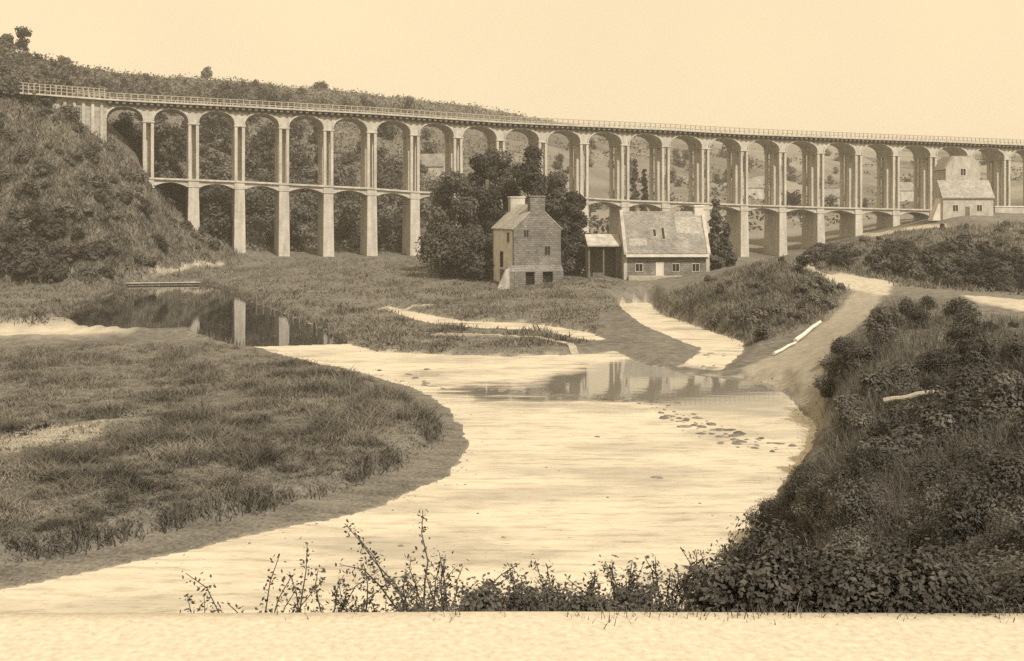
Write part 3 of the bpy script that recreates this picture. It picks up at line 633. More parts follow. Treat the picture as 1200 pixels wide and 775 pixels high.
# house on the right terrace
Y3 = 226; x3, y3, _ = P(1105, 253, Y3); z3 = HC+(YH-253)*Y3/F
th_ = empty('terrace_house', (x3, y3, z3), math.radians(-4), 'pale two level house with clipped gable and lean-to on the terrace before the viaduct', 'house')
q = MB(); q.box(0, 10.1, 0, 0.4, -1, 3.6); q.build('front_wall', M['dull_lime'], th_)
q = MB(); q.box(0, 0.4, 0.402, 5, -1, 3.6); q.build('side_wall', M['lime'], th_); q = MB(); q.box(9.7, 10.1, 0.402, 5, -1, 3.6); q.build('side_wall', M['limewash_worn'], th_)
q = MB(); q.prism([(-0.3,3.55),(3.2,7.2),(3.2,7.4),(-0.3,3.75)], -0.2, 10.3, lambda a,b,c: (b,a,c)); q.build('lean_to_roof', M['slate_pale'], th_)
q = MB(); q.prism([(1.6,-1),(8.6,-1),(8.6,9.9),(7.0,12.3),(3.2,12.3),(1.6,9.9)], 3.2, 3.7); q.build('gable_wall', M['dull_lime'], th_)
q = MB(); q.box(1.6, 8.6, 3.702, 11, -1, 9.85); q.build('body_wall', M['limewash_worn'], th_)
q = MB(); q.prism([(1.3,9.65),(3.1,12.5),(7.1,12.5),(8.9,9.65),(8.6,9.86),(1.6,9.86)], 3.72, 11.2); q.build('roof', M['slate_pale'], th_)
opening(th_, 'window', 4.6, 5.6, 8.4, 9.8, 3.2, 'lime'); opening(th_, 'window', 2.0, 3.0, 0.9, 2.2, 0, 'lime'); opening(th_, 'window', 6.8, 7.8, 0.9, 2.2, 0, 'lime'); opening(th_, 'door', 4.4, 5.4, -0.9, 1.9, 0, 'lime', 'wood', bars=False)
q = MB(); q.prism([(-2.0,-1),(-0.003,-1),(-0.003,3.6),(-0.3,3.6)], 0.5, 3.5); q.build('buttress_wall', M['lime'], th_)
# retaining wall beside it
xa, ya, _ = P(1166, 246, 240); xb, yb, _ = P(1290, 243, 246)
q = MB(); wl = Vector((xb-xa, yb-ya, 0)).length; rz = math.atan2(yb-ya, xb-xa)
rw = empty('retaining_wall', (xa, ya, HC+(YH-252)*240/F), rz, 'pale retaining wall with flat coping at the foot of the right hand piers', 'wall')
q.box(0, wl, 0, 0.6, -1.5, 1.7); q.build('wall_face', M['limewash_worn'], rw); q = MB(); q.box(-0.05, wl, -0.12, 0.72, 1.702, 1.95); q.build('coping', M['lime'], rw, 0.03)
# far cottages seen through the arches
def cottage(px, py, Y, w, h, label, rz=0.2):
    X, Yy, z = P(px, py, Y); z = float(ground(X, Yy))
    r = empty('hillside_cottage', (X, Yy, z), rz, label, 'house')
    house_shell(r, w*0.62, w, h*0.58, h, M['limewash_worn'], M['slate'], base=-3)
    r.rotation_euler.z = rz + math.pi/2; return r
cottage(520, 205, 350, 9, 9, 'pale gabled cottage on the wooded slope seen through an arch left of the dark trees', -0.3)
cottage(668, 225, 400, 10, 7, 'small cottage on the far slope seen through the arch right of the dark trees', 0.3)
cottage(895, 228, 430, 12, 8, 'pale cottage on the far field seen between the tall piers beyond the long house', 0.2)
cottage(985, 238, 420, 10, 7, 'low pale cottage on the far slope seen through arches above the hedge', -0.2)
cottage(1075, 215, 470, 11, 8, 'high far cottage seen through the arch just left of the terrace house', 0.4)

# ------------------------------------------------------------------ foliage builders
def leaf_quads(cent, size, r, up=0.35, aspect=0.6, out=None):
    """one leaf-shaped quad per centre"""
    k = len(cent); nrm = r.normal(size=(k,3)); nrm[:,2] = np.abs(nrm[:,2])*0.8 + up
    if out is not None: nrm = nrm*0.45 + out*1.1
    nrm /= np.linalg.norm(nrm, axis=1)[:,None]
    a = np.cross(nrm, r.normal(size=(k,3))); a /= np.linalg.norm(a, axis=1)[:,None]+1e-9; b = np.cross(nrm, a)
    s = (size*(0.6+0.8*r.random(k)))[:,None]
    V = np.stack([cent - a*s, cent + b*s*aspect - a*s*0.15, cent + a*s, cent - b*s*aspect - a*s*0.15], 1).reshape(-1,3)
    return V, np.arange(4*k).reshape(-1,4)
def lobes(r, k, rx, ry, z0, z1, rad):
    c = []
    for i in range(k):
        t = r.random()*2*math.pi; q = math.sqrt(r.random()); h = z0+(z1-z0)*r.random()
        f = 1-0.55*max(0, (h-z0)/(z1-z0+1e-6)-0.35)
        c.append((math.cos(t)*q*rx*f, math.sin(t)*q*ry*f, h, rad*(0.6+0.7*r.random())))
    return np.array(c)
def cloud(r, lb, nleaf):
    w = lb[:,3]**2; idx = r.choice(len(lb), nleaf, p=w/w.sum())
    d = r.normal(size=(nleaf,3)); d /= np.linalg.norm(d, axis=1)[:,None]
    rr = lb[idx,3]*(0.45+0.6*r.random(nleaf)**0.6)
    c = lb[idx,:3] + d*rr[:,None]*np.array([1,1,0.85]); return c, d
def bush_mesh(name, seed, h, w, nleaf, leaf, nlobe=9):
    r = np.random.default_rng(seed); lb = lobes(r, nlobe, w*0.36, w*0.36, h*0.22, h*0.78, h*0.27)
    c, d = cloud(r, lb, nleaf); c[:,2] = np.maximum(c[:,2], -0.1)
    V, Q = leaf_quads(c, leaf, r, out=d); return raw_mesh(name, V, Q)
def tree_parts(seed, h, w, trunk_h, nleaf, leaf, nlobe, shape='round', lr=0.165):
    r = np.random.default_rng(seed); mb = MB(); lb = lobes(r, nlobe, w*0.38, w*0.38, trunk_h, h*0.9, w*lr)
    if shape == 'tall':
        lb[:,2] = np.linspace(trunk_h, h*0.95, nlobe); f = (1-0.75*((lb[:,2]-trunk_h)/(h-trunk_h))**1.4); lb[:,0] *= f; lb[:,1] *= f; lb[:,3] = (0.12+0.2*f)*w*(0.8+0.4*r.random(nlobe))
    mb.tube([(0,0,-1.0),(0.05*h*0.1,0,trunk_h*0.5),(0,0.02*h,trunk_h),(0.02*h,0,h*0.55),(0,0,h*0.85)], [h*0.035,h*0.026,h*0.021,h*0.013,h*0.004], 8)
    for k in lb[: min(nlobe, 12)]:
        z0 = trunk_h*0.7+(k[2]-trunk_h*0.7)*0.4; mb.tube([(0,0,z0),(k[0]*0.5,k[1]*0.5,(z0+k[2])/2+0.03*h),(k[0],k[1],k[2])], [h*0.012,h*0.008,h*0.003], 5)
    c, d = cloud(r, lb, nleaf); V, Q = leaf_quads(c, leaf, r, out=d); return mb, raw_mesh('crown', V, Q)
def make_tree(name, X, Y, seed, h, w, th, nleaf, leaf, nlobe, label, cat='tree', group=None, shape='round', lm='leaf_dark', z=None, lr=0.165):
    t = empty(name, (X, Y, zg(X,Y) if z is None else z), random.random()*6.28, label, cat, group)
    mb, cr = tree_parts(seed, h, w, th, nleaf, leaf, nlobe, shape, lr)
    mb.build('trunk', M['bark'], t); link('crown', cr, M[lm], t); return t

# the dark group behind the mill house
big = [(532,196,183,62,'round','dark broad tree at the left edge of the clump behind the stone house'),
       (566,176,190,58,'round','dark tall tree between the left edge tree and the spire tree of the clump'),
       (592,166,200,56,'round','dark tree standing straight behind the chimneys of the stone house'),
       (626,155,194,56,'round','tallest tree of the dark clump with a ragged crown rising to the viaduct deck'),
       (648,196,186,58,'round','dark round tree just right of the stone house gable'),
       (672,222,184,40,'round','lowest tree at the right end of the dark clump beside the stone house')]
for k, (px, top, Y, wpx, shp, lab) in enumerate(big):
    X = (px-600)*Y/F; z = zg(X, Y); h = HC+(YH-top)*Y/F - z
    make_tree('broadleaf_tree', X, Y, 100+k, h, wpx*Y/F*1.12, h*0.12 if shp == 'round' else h*0.1, 9000, 0.26, 34 if shp == 'round' else 26, lab, group='dark trees behind the stone house', shape=shp, z=z)
for k, (px, top, Y, wpx, lab) in enumerate([(518,246,178,46,'low spreading dark bush under the left side of the tree clump'),(556,262,172,52,'dark bush pressed against the whitewashed side of the stone house'),(672,280,172,26,'small dark bush between the stone house and the open shed')]):
    X = (px-600)*Y/F; z = zg(X, Y); h = max(2.5, HC+(YH-top)*Y/F - z)
    o = tag(link('large_bush', bush_mesh('large_bush', 140+k, h, wpx*Y/F*1.1, 3200, 0.28, 12), M['leaf_dark']), lab, 'bush'); o.location = (X, Y, z-0.3)
def at_px(px, top, Y): X = (px-600)*Y/F; z = zg(X, Y); return X, z, HC+(YH-top)*Y/F - z
X, z, h = at_px(839, 232, 168); make_tree('evergreen_tree', X, 168, 150, h, 3.2, h*0.06, 2600, 0.26, 16, 'narrow dark evergreen against the right end of the long house', shape='tall', z=z)
X, z, h = at_px(851, 262, 170); make_tree('evergreen_tree', X, 170, 151, h, 2.8, h*0.06, 1800, 0.26, 12, 'short dark evergreen right of the narrow tall one by the long house', shape='tall', z=z)
X, z, h = at_px(744, 184, 300); make_tree('cypress_tree', X, 300, 152, h, 3.6, h*0.08, 1800, 0.35, 18, 'left one of two dark cypresses beyond the viaduct seen through an arch', shape='tall', z=z)
X, z, h = at_px(755, 196, 302); make_tree('cypress_tree', X, 302, 153, h, 3.2, h*0.08, 1500, 0.35, 16, 'right and shorter one of two dark cypresses beyond the viaduct', shape='tall', z=z)
# skyline trees
for k, (px, top, Y, h, w_, lab) in enumerate([(28,32,338,5.0,4.5,'round lone tree on the hill skyline at the far left'),(6,42,335,4.5,5,'bushy tree at the left edge of the hill skyline'),(242,78,392,6.5,5,'lone rounded tree standing on the ridge above the second arch'),
        (75,70,352,3.5,5,'small bushy tree on the ridge left of the bare ridge stretch'),(376,108,418,4,8,'bushy tree where the wooded ridge drops behind the deck')]):
    yy = np.linspace(235, 700, 900); el = (ground((px-600)*yy/F, yy)-HC)/yy; Y = float(yy[int(el.argmax())]); X = (px-600)*Y/F; z = zg(X, Y); h = max(2.5, HC+(YH-top)*Y/F-z)
    make_tree('ridge_tree', X, Y, 170+k, h, max(w_, h*0.7), h*0.2, 1100, 0.42, 14, lab, group='single trees along the hill ridge', lm='leaf_hill', z=z, lr=0.24)

# scatter by sight line
def scatter(poly, k, r, y0=4.0, margin=0):
    a = np.array(poly); lo = a.min(0); hi = a.max(0); ox = []
    px = lo[0]+(hi[0]-lo[0])*r.random(k*8); py = lo[1]+(hi[1]-lo[1])*r.random(k*8)
    ok = sdist(poly, px, py) > margin; px = px[ok][:k]; py = py[ok][:k]
    X, Y, z, d = hits(px, py, y0); wet = np.zeros(len(X), bool)
    for q in (RIVER, POND, STREAM, CHANNEL): wet |= sdist(q, X, Y) > -0.5
    for q in PATHS + [SPIT]: wet |= sdist([p[:2] for p in q], X, Y) > -0.3
    ok = d & ~wet; return X[ok], Y[ok], z[ok]
def place(meshes, name, X, Y, z, mat_, label, cat, group, smin, smax, r, sink=0.15, near=0):
    ok = Y > near; X, Y, z = X[ok], Y[ok], z[ok]
    for k in range(len(X)):
        o = bpy.data.objects.new(name, meshes[int(r.integers(len(meshes)))]); C.objects.link(o)
        s = smin+(smax-smin)*r.random()**1.5
        if near: s *= min(1.0, max(0.35, Y[k]/20))
        o.location = (X[k], Y[k], z[k]-sink*s); o.rotation_euler = (0,0,r.random()*6.28); o.scale = (s*(0.85+0.4*r.random()), s*(0.85+0.4*r.random()), s*(0.8+0.4*r.random()))
        tag(o, label, cat, group)
def variants(name, k, seed, h, w, nleaf, leaf, nl, m):
    ms = [bush_mesh(name, seed+i, h*(0.85+0.1*i), w, nleaf, leaf, nl) for i in range(k)]
    for q in ms: q.materials.append(M[m])
    return ms
r = np.random.default_rng(5)
scrub = variants('scrub_bush', 6, 200, 1.0, 1.5, 520, 0.10, 7, 'leaf_mid')
X, Y, z = scatter([(-20,125),(40,118),(110,140),(170,205),(225,262),(285,298),(180,312),(130,326),(0,328),(-20,328)], 150, r)
place(scrub, 'scrub_bush', X, Y, z, None, 'rough scrub bush on the steep grassy hillside below the left end of the viaduct', 'bush', 'scrub bushes on the left hillside', 0.9, 2.6, r)
X, Y, z = scatter([(-20,255),(40,250),(110,270),(135,300),(125,326),(0,330),(-20,330)], 34, r)
place(variants('dark_scrub_bush', 4, 220, 1.0, 1.6, 700, 0.09, 8, 'leaf_dark'), 'dark_scrub_bush', X, Y, z, None, 'large dark bush at the foot of the left hillside above the flat meadow', 'bush', 'dark bushes at the foot of the left hillside', 2.2, 4.2, r)
# wooded slope behind the viaduct
hill = []
for i in range(6):
    mb, cr = tree_parts(300+i, 6.0, 6.0, 0.5, 640, 0.40, 12, lr=0.25); tm = mb.build('trunk', M['bark']); hill.append((tm.data, cr)); cr.materials.append(M['leaf_hill']); bpy.data.objects.remove(tm)
def hill_trees(poly, k, label, group, smin, smax):
    X, Y, z = scatter(poly, k, r, 232.0)
    for j in range(len(X)):
        s = smin+(smax-smin)*r.random(); t = empty('hillside_tree', (X[j], Y[j], z[j]-0.4), r.random()*6.28, label, 'tree', group); t.scale = (s, s, s*(0.8+0.4*r.random()))
        a, b = hill[int(r.integers(6))]; link('trunk', a, None, t); link('crown', b, None, t)
hill_trees([(130,180),(175,130),(310,100),(385,118),(500,130),(500,175),(540,250),(540,296),(230,290),(180,240)], 210, 'small dark tree on the wooded slope seen through the left hand arches', 'trees on the wooded slope behind the left arches', 0.6, 1.3)
hill_trees([(0,62),(100,82),(200,98),(300,100),(300,112),(150,118),(40,108),(0,100)], 40, 'low bushy tree on the open hill above the left end of the viaduct', 'trees on the hill above the deck', 0.3, 0.7)
hill_trees([(640,160),(900,176),(1200,186),(1200,235),(900,262),(640,270)], 70, 'far tree among the pale fields seen through the right hand arches', 'trees in the far fields behind the right arches', 0.6, 1.3)
hill_trees([(0,66),(110,88),(200,100),(300,104),(390,116),(390,126),(300,120),(150,118),(0,104)], 60, 'low bushy tree on the ridge showing above the parapet of the viaduct', 'low trees along the ridge', 0.25, 0.6)
X, Y, z = scatter([(-20,30),(100,60),(200,84),(310,88),(380,102),(520,116),(640,132),(660,150),(380,128),(130,118),(100,118),(0,122),(-20,122)], 8000, r, 217.0)
cc = np.repeat(np.stack([X, Y, z], 1), 4, 0) + r.normal(size=(4*len(X), 3))*np.array([1.3, 1.3, 0.6]) + np.array([0, 0, 0.7])
V, Q = leaf_quads(cc, 0.5, r); tag(link('ridge_scrub', raw_mesh('ridge_scrub', V, Q), M['leaf_hill']), kind='stuff')
X, Y, z = scatter([(130,170),(310,100),(385,118),(520,128),(640,140),(640,300),(540,298),(230,295),(180,240)], 9000, r, 232.0)
cc = np.repeat(np.stack([X, Y, z], 1), 4, 0) + r.normal(size=(4*len(X), 3))*np.array([0.9, 0.9, 0.5]) + np.array([0, 0, 0.6])
V, Q = leaf_quads(cc, 0.4, r); tag(link('hillside_undergrowth', raw_mesh('hillside_undergrowth', V, Q), M['leaf_hill']), kind='stuff')
X, Y, z = scatter([(640,160),(900,176),(1240,186),(1240,240),(900,270),(640,280)], 3000, r, 262.0); kp = fbm(X/30, Y/30) > 0.05; X, Y, z = X[kp], Y[kp], z[kp]
cc = np.repeat(np.stack([X, Y, z], 1), 4, 0) + r.normal(size=(4*len(X), 3))*np.array([1.4, 1.4, 0.7]) + np.array([0, 0, 0.9])
V, Q = leaf_quads(cc, 0.7, r); tag(link('field_scrub', raw_mesh('field_scrub', V, Q), M['leaf_hill']), kind='stuff')
# hedge at the right
hedge = variants('hedge_bush', 5, 400, 1.0, 1.3, 1100, 0.07, 9, 'leaf_dark')
X, Y, z = scatter([(945,292),(1000,292),(1100,300),(1200,300),(1230,340),(1130,338),(1060,326),(1010,316),(950,314)], 95, r)
place(hedge, 'hedge_bush', X, Y, z, None, 'dark bush in the overgrown row beyond the pale lane below the terrace house', 'bush', 'dark bushes beyond the lane', 2.2, 4.0, r)
X, Y, z = scatter([(1050,318),(1230,318),(1230,345),(1130,340),(1060,330)], 45, r)
place(hedge, 'hedge_bush', X, Y, z, None, 'small dark bush along the far edge of the pale lane at the right', 'bush', 'small bushes along the lane', 1.0, 2.0, r)
X, Y, z = scatter([(1110,262),(1230,258),(1230,292),(1100,292),(1000,288),(1000,278)], 26, r)
place(scrub, 'scrub_bush', X, Y, z, None, 'low scrub bush on the grassy slope under the terrace house', 'bush', 'scrub on the slope under the terrace house', 0.8, 2.0, r)
# mound
X, Y, z = scatter([(800,345),(850,322),(915,300),(960,312),(990,340),(960,372),(890,400),(820,385)], 46, r)
place(scrub, 'mound_bush', X, Y, z, None, 'low scrubby bush growing on the grassy mound right of the long house', 'bush', 'bushes on the grassy mound', 0.6, 1.7, r)
# right bank
bank = variants('bank_bush', 6, 420, 1.0, 1.4, 2400, 0.045, 12, 'leaf_bank')
X, Y, z = scatter([(968,425),(1010,385),(1050,352),(1120,366),(1230,392),(1420,400),(1420,560),(1000,560),(975,490)], 190, r, 8)
place(bank, 'bank_bush', X, Y, z, None, 'tangled bush on the overgrown bank rising right of the muddy track', 'bush', 'bushes on the right bank', 0.7, 1.9, r)
near = variants('thicket_bush', 6, 440, 1.0, 1.3, 6500, 0.026, 14, 'leaf_bank')
X, Y, z = scatter([(900,610),(960,560),(1000,540),(1230,540),(1480,560),(1480,712),(905,712),(890,670)], 205, r, 4.8)
place(near, 'thicket_bush', X, Y, z, None, 'dense leafy bush in the dark thicket filling the lower right corner', 'bush', 'thicket in the lower right', 0.6, 1.4, r, near=6.5)
# river edge of the thicket
ex = np.array([(930,570),(905,590),(890,612),(875,640),(862,655),(880,668),(915,640)]); X, Y, z, d = hits(ex[:,0], ex[:,1]+25, 6)
place(near, 'thicket_bush', X, Y, z, None, 'bush hanging over the water at the river edge of the dark thicket', 'bush', 'bushes over the water', 0.9, 1.5, r, near=8)
# brambles along the verge in front
def bramble(px, top, Y, label, seed, n_st=9, tall=1.0, leaf=0.0125):
    rr = np.random.default_rng(seed); X = (px-600)*Y/F; z = zg(X, Y); h = max(0.25, HC+(YH-top)*Y/F - z)
    t = empty('bramble', (X, Y, z-0.03), 0, label, 'shrub', 'brambles along the verge')
    mb = MB(); cs = []
    for s in range(n_st):
        a = rr.random()*6.28; lean = (0.15+0.75*rr.random())*h*0.8; hh = h*(0.45+0.55*rr.random()) if s else h
        if s == 0: lean *= 0.25
        p = [np.array((0.12*math.cos(a)*h*rr.random(), 0.12*math.sin(a)*h, 0.0))]
        for k in range(1, 7):
            f = k/6; p.append(np.array((math.cos(a)*lean*f**1.4, math.sin(a)*lean*f**1.4, hh*(f - 0.22*f**3*(lean/h)))) + rr.normal(size=3)*0.015*h)
        mb.tube([tuple(q) for q in p], [0.007,0.0065,0.006,0.005,0.004,0.003,0.002], 5)
        for k in range(1, 7):
            m = int(15+12*rr.random())
            for _ in range(m):
                f = rr.random(); b = p[k-1]*(1-f)+p[k]*f; cs.append(b + rr.normal(size=3)*np.array((0.022,0.022,0.02)))
    mb.build('stem', M['stem'], t)
    V, Q = leaf_quads(np.array(cs), leaf, rr, 0.3, 0.5); link('foliage', raw_mesh('foliage', V, Q), M['leaf_near'], t)
brs = [(250,676,6.2,'thin low bramble sprig at the left end of the verge'),(300,640,6.0,'bramble with sparse arching shoots, second from the left end of the verge'),(345,632,5.8,'bramble with a tall arching spray over the pale water'),(380,655,5.7,'bushy bramble left of the tall upright spray'),
       (425,650,5.8,'low rounded bramble close to the left foot of the tall spray'),(468,655,5.6,'leafy bramble at the left foot of the tall upright spray'),(500,590,5.8,'tallest upright bramble spray standing above the pale river'),(522,640,5.9,'leaning bramble just right of the tallest spray'),
       (570,672,5.6,'low bramble in the gap between the tall spray and the wide clump'),(610,662,5.7,'small pointed bramble left of the wide verge clump'),(650,652,5.8,'bramble of the verge with a rounded leafy head'),(690,660,5.7,'dense bramble in the middle of the verge'),
       (735,650,5.9,'dense bramble right of the middle of the verge'),(775,645,6.0,'thick bramble where the verge growth gets darker'),(815,640,6.2,'thick bramble joining the dark thicket'),(850,630,6.4,'tall bramble at the left edge of the dark thicket')]
for k, (a, b, c_, d_) in enumerate(brs): bramble(a, b, c_, d_, 500+k, n_st=9 if a < 560 else 18)
low = variants('verge_bush', 5, 520, 0.26, 0.5, 620, 0.012, 10, 'leaf_near')
px = np.concatenate([np.linspace(275, 560, 16), np.linspace(560, 860, 34), np.linspace(860, 1215, 50)]); px += r.normal(size=len(px))*8
Yv = 4.72+0.8*r.random(len(px)); X = (px-600)*Yv/F
place(low, 'verge_bush', X, Yv, ground(X, Yv), None, 'low leafy bush in the strip of growth along the near roadside', 'bush', 'low bushes along the roadside', 0.4, 0.95, r, 0.03)

px = np.linspace(880, 1240, 80)+r.normal(size=80)*6; Yv = 4.8+3.6*r.random(80)**1.5; X = (px-600)*Yv/F
place(near, 'thicket_bush', X, Yv, ground(X, Yv), None, 'leafy bush at the roadside foot of the dark thicket in the lower right', 'bush', 'roadside edge of the thicket', 0.30, 0.62, r, 0.05)

# ------------------------------------------------------------------ grass as stuff
def grass(name, X, Y, z, h, wd, blades, r, mt, spread=0.25, lean=0.5, patch=0.0):
    k = len(X); n = k*blades; bx = np.repeat(X, blades)+r.normal(size=n)*spread; by = np.repeat(Y, blades)+r.normal(size=n)*spread
    bz = ground(bx, by)-0.02; hh = h*(0.5+0.9*r.random(n))*np.repeat(0.6+0.8*r.random(k), blades)*np.clip(by/22, 0.25 if h > 0.5 else 1.0, 1.0)*np.clip(1+patch*(fbm(bx*0.33, by*0.33)*2.6+fbm(bx*1.5, by*1.5)*1.2), 0.25, 2.6); a = r.random(n)*6.28; d = r.normal(size=(n,2))*lean*hh[:,None]*0.6
    w_ = wd*(0.7+0.6*r.random(n)); dx = np.cos(a)*w_; dy = np.sin(a)*w_
    b0 = np.stack([bx-dx, by-dy, bz], 1); b1 = np.stack([bx+dx, by+dy, bz], 1); m0 = np.stack([bx+d[:,0]*.4-dx*.7, by+d[:,1]*.4-dy*.7, bz+hh*.6], 1); m1 = np.stack([bx+d[:,0]*.4+dx*.7, by+d[:,1]*.4+dy*.7, bz+hh*.6], 1)
    tp = np.stack([bx+d[:,0], by+d[:,1], bz+hh], 1); V = np.stack([b0,b1,m1,m0,tp], 1).reshape(-1,3); i0 = np.arange(n)*5
    return tag(link(name, raw_mesh(name, V, np.stack([i0,i0+1,i0+2,i0+3],1), np.stack([i0+3,i0+2,i0+4],1)), M[mt]), kind='stuff')
M['grass'] = leafmat('meadow_grass', 0.03, 0.27, 0.0, 0.3)
M['reed'] = leafmat('reed_grass', 0.04, 0.19, 0.0, 1.2)
X, Y, z = scatter([(-40,640),(0,632),(100,613),(200,588),(300,575),(400,551),(465,524),(500,502),(505,488),(470,458),(400,434),(300,412),(230,400),(0,408),(-40,410)], 19000, r, 20)
keepg = r.random(len(X)) > 0.75*sstep(-1.2, 1.2, sdist(spit2, X, Y)); grass('marsh_grass', X[keepg], Y[keepg], z, 0.26, 0.026, 6, r, 'grass', 0.34, 1.5, 1.0)
X, Y, z = scatter([(-40,330),(140,330),(180,318),(300,304),(500,302),(720,330),(760,350),(700,368),(700,400),(600,412),(480,414),(400,396),(300,350),(240,326),(150,330),(60,380),(-40,384)], 9000, r, 90)
grass('meadow_grass', X, Y, z, 0.3, 0.06, 4, r, 'grass', 0.6, 1.4, 1.0)
X, Y, z = scatter([(-20,120),(40,115),(125,150),(170,200),(225,260),(290,300),(180,316),(130,330),(-20,330)], 5000, r, 120)
grass('hillside_grass', X, Y, z, 0.9, 0.09, 5, r, 'grass', 0.7, 0.8)
X, Y, z = scatter([(770,350),(850,320),(915,300),(960,312),(990,340),(960,375),(890,402),(820,388)], 2500, r, 90)
grass('mound_grass', X, Y, z, 0.5, 0.05, 5, r, 'grass', 0.5, 0.8)
X, Y, z = scatter([(960,430),(1010,385),(1040,350),(1120,362),(1230,384),(1230,600),(1000,600),(950,560),(985,495)], 4500, r, 8)
grass('bank_grass', X, Y, z, 0.65, 0.018, 6, r, 'reed', 0.3, 0.7)
X, Y, z = scatter([(880,640),(950,570),(1000,540),(1230,540),(1230,715),(850,712)], 3000, r, 4.8); kp = Y > 6; X, Y, z = X[kp], Y[kp], z[kp]
grass('thicket_reeds', X, Y, z, 0.8, 0.006, 7, r, 'reed', 0.16, 0.45)
X, Y, z = scatter([(940,290),(1060,270),(1230,258),(1230,348),(1060,336),(960,314)], 3500, r, 90); grass('slope_grass', X, Y, z, 0.6, 0.08, 4, r, 'grass', 0.7, 0.8)
px = np.concatenate([np.linspace(270, 560, 160), np.linspace(560, 1220, 900)]); px += r.normal(size=len(px))*6; Yv = 4.62+0.9*r.random(len(px)); X = (px-600)*Yv/F
kp = (fbm(X*3.1, Yv*0+3) > -0.12) | (px > 900); Yv = np.where(kp, Yv - 0.16*r.random(len(px))**2, Yv); X = (px-600)*Yv/F
grass('verge_grass', X, Yv, None, 0.05, 0.0025, 7, r, 'reed', 0.04, 0.6)

# ------------------------------------------------------------------ stones, kerbs, posts, rails
def rock(seed, flat=0.5):
    import bmesh
    bm = bmesh.new(); bmesh.ops.create_icosphere(bm, subdivisions=2, radius=1.0); rr = np.random.default_rng(seed)
    for v in bm.verts:
        p = v.co; f = 1+0.5*float(vnoise(np.array(p.x*1.3+seed), np.array(p.y*1.3+p.z*2)))+0.1*rr.normal(); v.co = Vector((p.x*f*1.2, p.y*f*0.9, p.z*f*flat))
    me = bpy.data.meshes.new('stone'); bm.to_mesh(me); bm.free(); me.materials.append(M['stone']); return me
rocks = [rock(i*3+1) for i in range(6)]
def stones(pts, label, group, smin, smax):
    for px, py in pts:
        X, Y, z = Pz(px, py, 0.0); o = bpy.data.objects.new('river_stone', rocks[int(r.integers(6))]); C.objects.link(o); s = smin+(smax-smin)*1.6*r.random()**2.5
        o.location = (X, Y, -0.12*s); o.scale = (s*(0.8+0.6*r.random()), s*(0.8+0.6*r.random()), s*(0.6+0.5*r.random())); o.rotation_euler = (0,0,r.random()*6.28); tag(o, label, 'stone', group)
line = [(770+130*t+r.normal()*8*(0.5+t), 483+42*t+r.normal()*4) for t in np.linspace(0, 1, 90)]
stones(line, 'dark stone in the stony bar crossing the shallow river below the muddy track', 'stones of the river bar', 0.07, 0.24)
stones([(560+230*t+r.normal()*5, 455+18*t+r.normal()*2.0) for t in np.linspace(0, 1, 60)], 'dark stone along the edge of the still reflecting pool', 'stones at the edge of the still pool', 0.07, 0.22)
stones([(395+130*t+r.normal()*8, 436+14*t+r.normal()*5) for t in np.linspace(0, 1, 44)], 'dark stone in the riffle beyond the point of the marsh', 'stones in the riffle', 0.06, 0.2)
stones([(835,604),(820,590),(712,583),(640,548),(655,552),(700,512),(560,602),(545,568),(590,630),(770,560),(470,640)], 'small dark stone lying alone in the shallow pale river', 'scattered stones in the shallows', 0.06, 0.16)
stones([(800+50*r.random(), 412+24*r.random()) for _ in range(16)], 'stone in the mouth of the small pale stream below the mound', 'stones in the stream mouth', 0.1, 0.24)
# gravel and weed along the wet margins
gx_ = []
for poly, lo, hi in ((RIVER, -1.6, 1.3), (POND, -0.9, 0.4), (STREAM, -0.6, 0.6)):
    a = np.array(poly); a = a[(a[:,1] > 26)]; b = np.roll(a, -1, 0); ln = np.hypot(*(b-a).T); k = r.choice(len(a), 2400 if poly is RIVER else 700, p=ln/ln.sum()); f = r.random(len(k))[:,None]
    q = a[k]*(1-f)+b[k]*f + r.normal(size=(len(k),2))*0.9; d = sdist(poly, q[:,0], q[:,1]); gx_.append(q[(d > lo) & (d < hi)])
q = np.concatenate(gx_); rd = 0.025+0.085*r.random(len(q))**3; z = np.maximum(ground(q[:,0], q[:,1]), -0.02)
oc = np.array([(1,0,0),(0,1,0),(-1,0,0),(0,-1,0),(0,0,0.6),(0,0,-0.4)]); ang = r.random(len(q))*6.28
V = oc[None]*rd[:,None,None]*(0.7+0.6*r.random((len(q),6,1))); ca, sa = np.cos(ang)[:,None], np.sin(ang)[:,None]
V = np.stack([V[:,:,0]*ca-V[:,:,1]*sa*0.7+q[:,0:1], V[:,:,0]*sa+V[:,:,1]*ca*0.7+q[:,1:2], V[:,:,2]+z[:,None]+0.01], 2).reshape(-1,3)
T_ = np.array([(0,1,4),(1,2,4),(2,3,4),(3,0,4),(1,0,5),(2,1,5),(3,2,5),(0,3,5)]); T_ = (np.arange(len(q))*6)[:,None,None]+T_[None]
tag(link('shore_gravel', raw_mesh('shore_gravel', V, None, T_.reshape(-1,3)), M['stone']), kind='stuff')
a = np.array(POND); b = np.roll(a, -1, 0); ln = np.hypot(*(b-a).T); k = r.choice(len(a), 900, p=ln/ln.sum()); f = r.random(900)[:,None]; q = a[k]*(1-f)+b[k]*f + r.normal(size=(900,2))*0.5
q = q[(sdist(POND, q[:,0], q[:,1]) < 0.3)]; grass('pond_reeds', q[:,0], q[:,1], None, 0.55, 0.04, 5, r, 'reed', 0.2, 0.5)
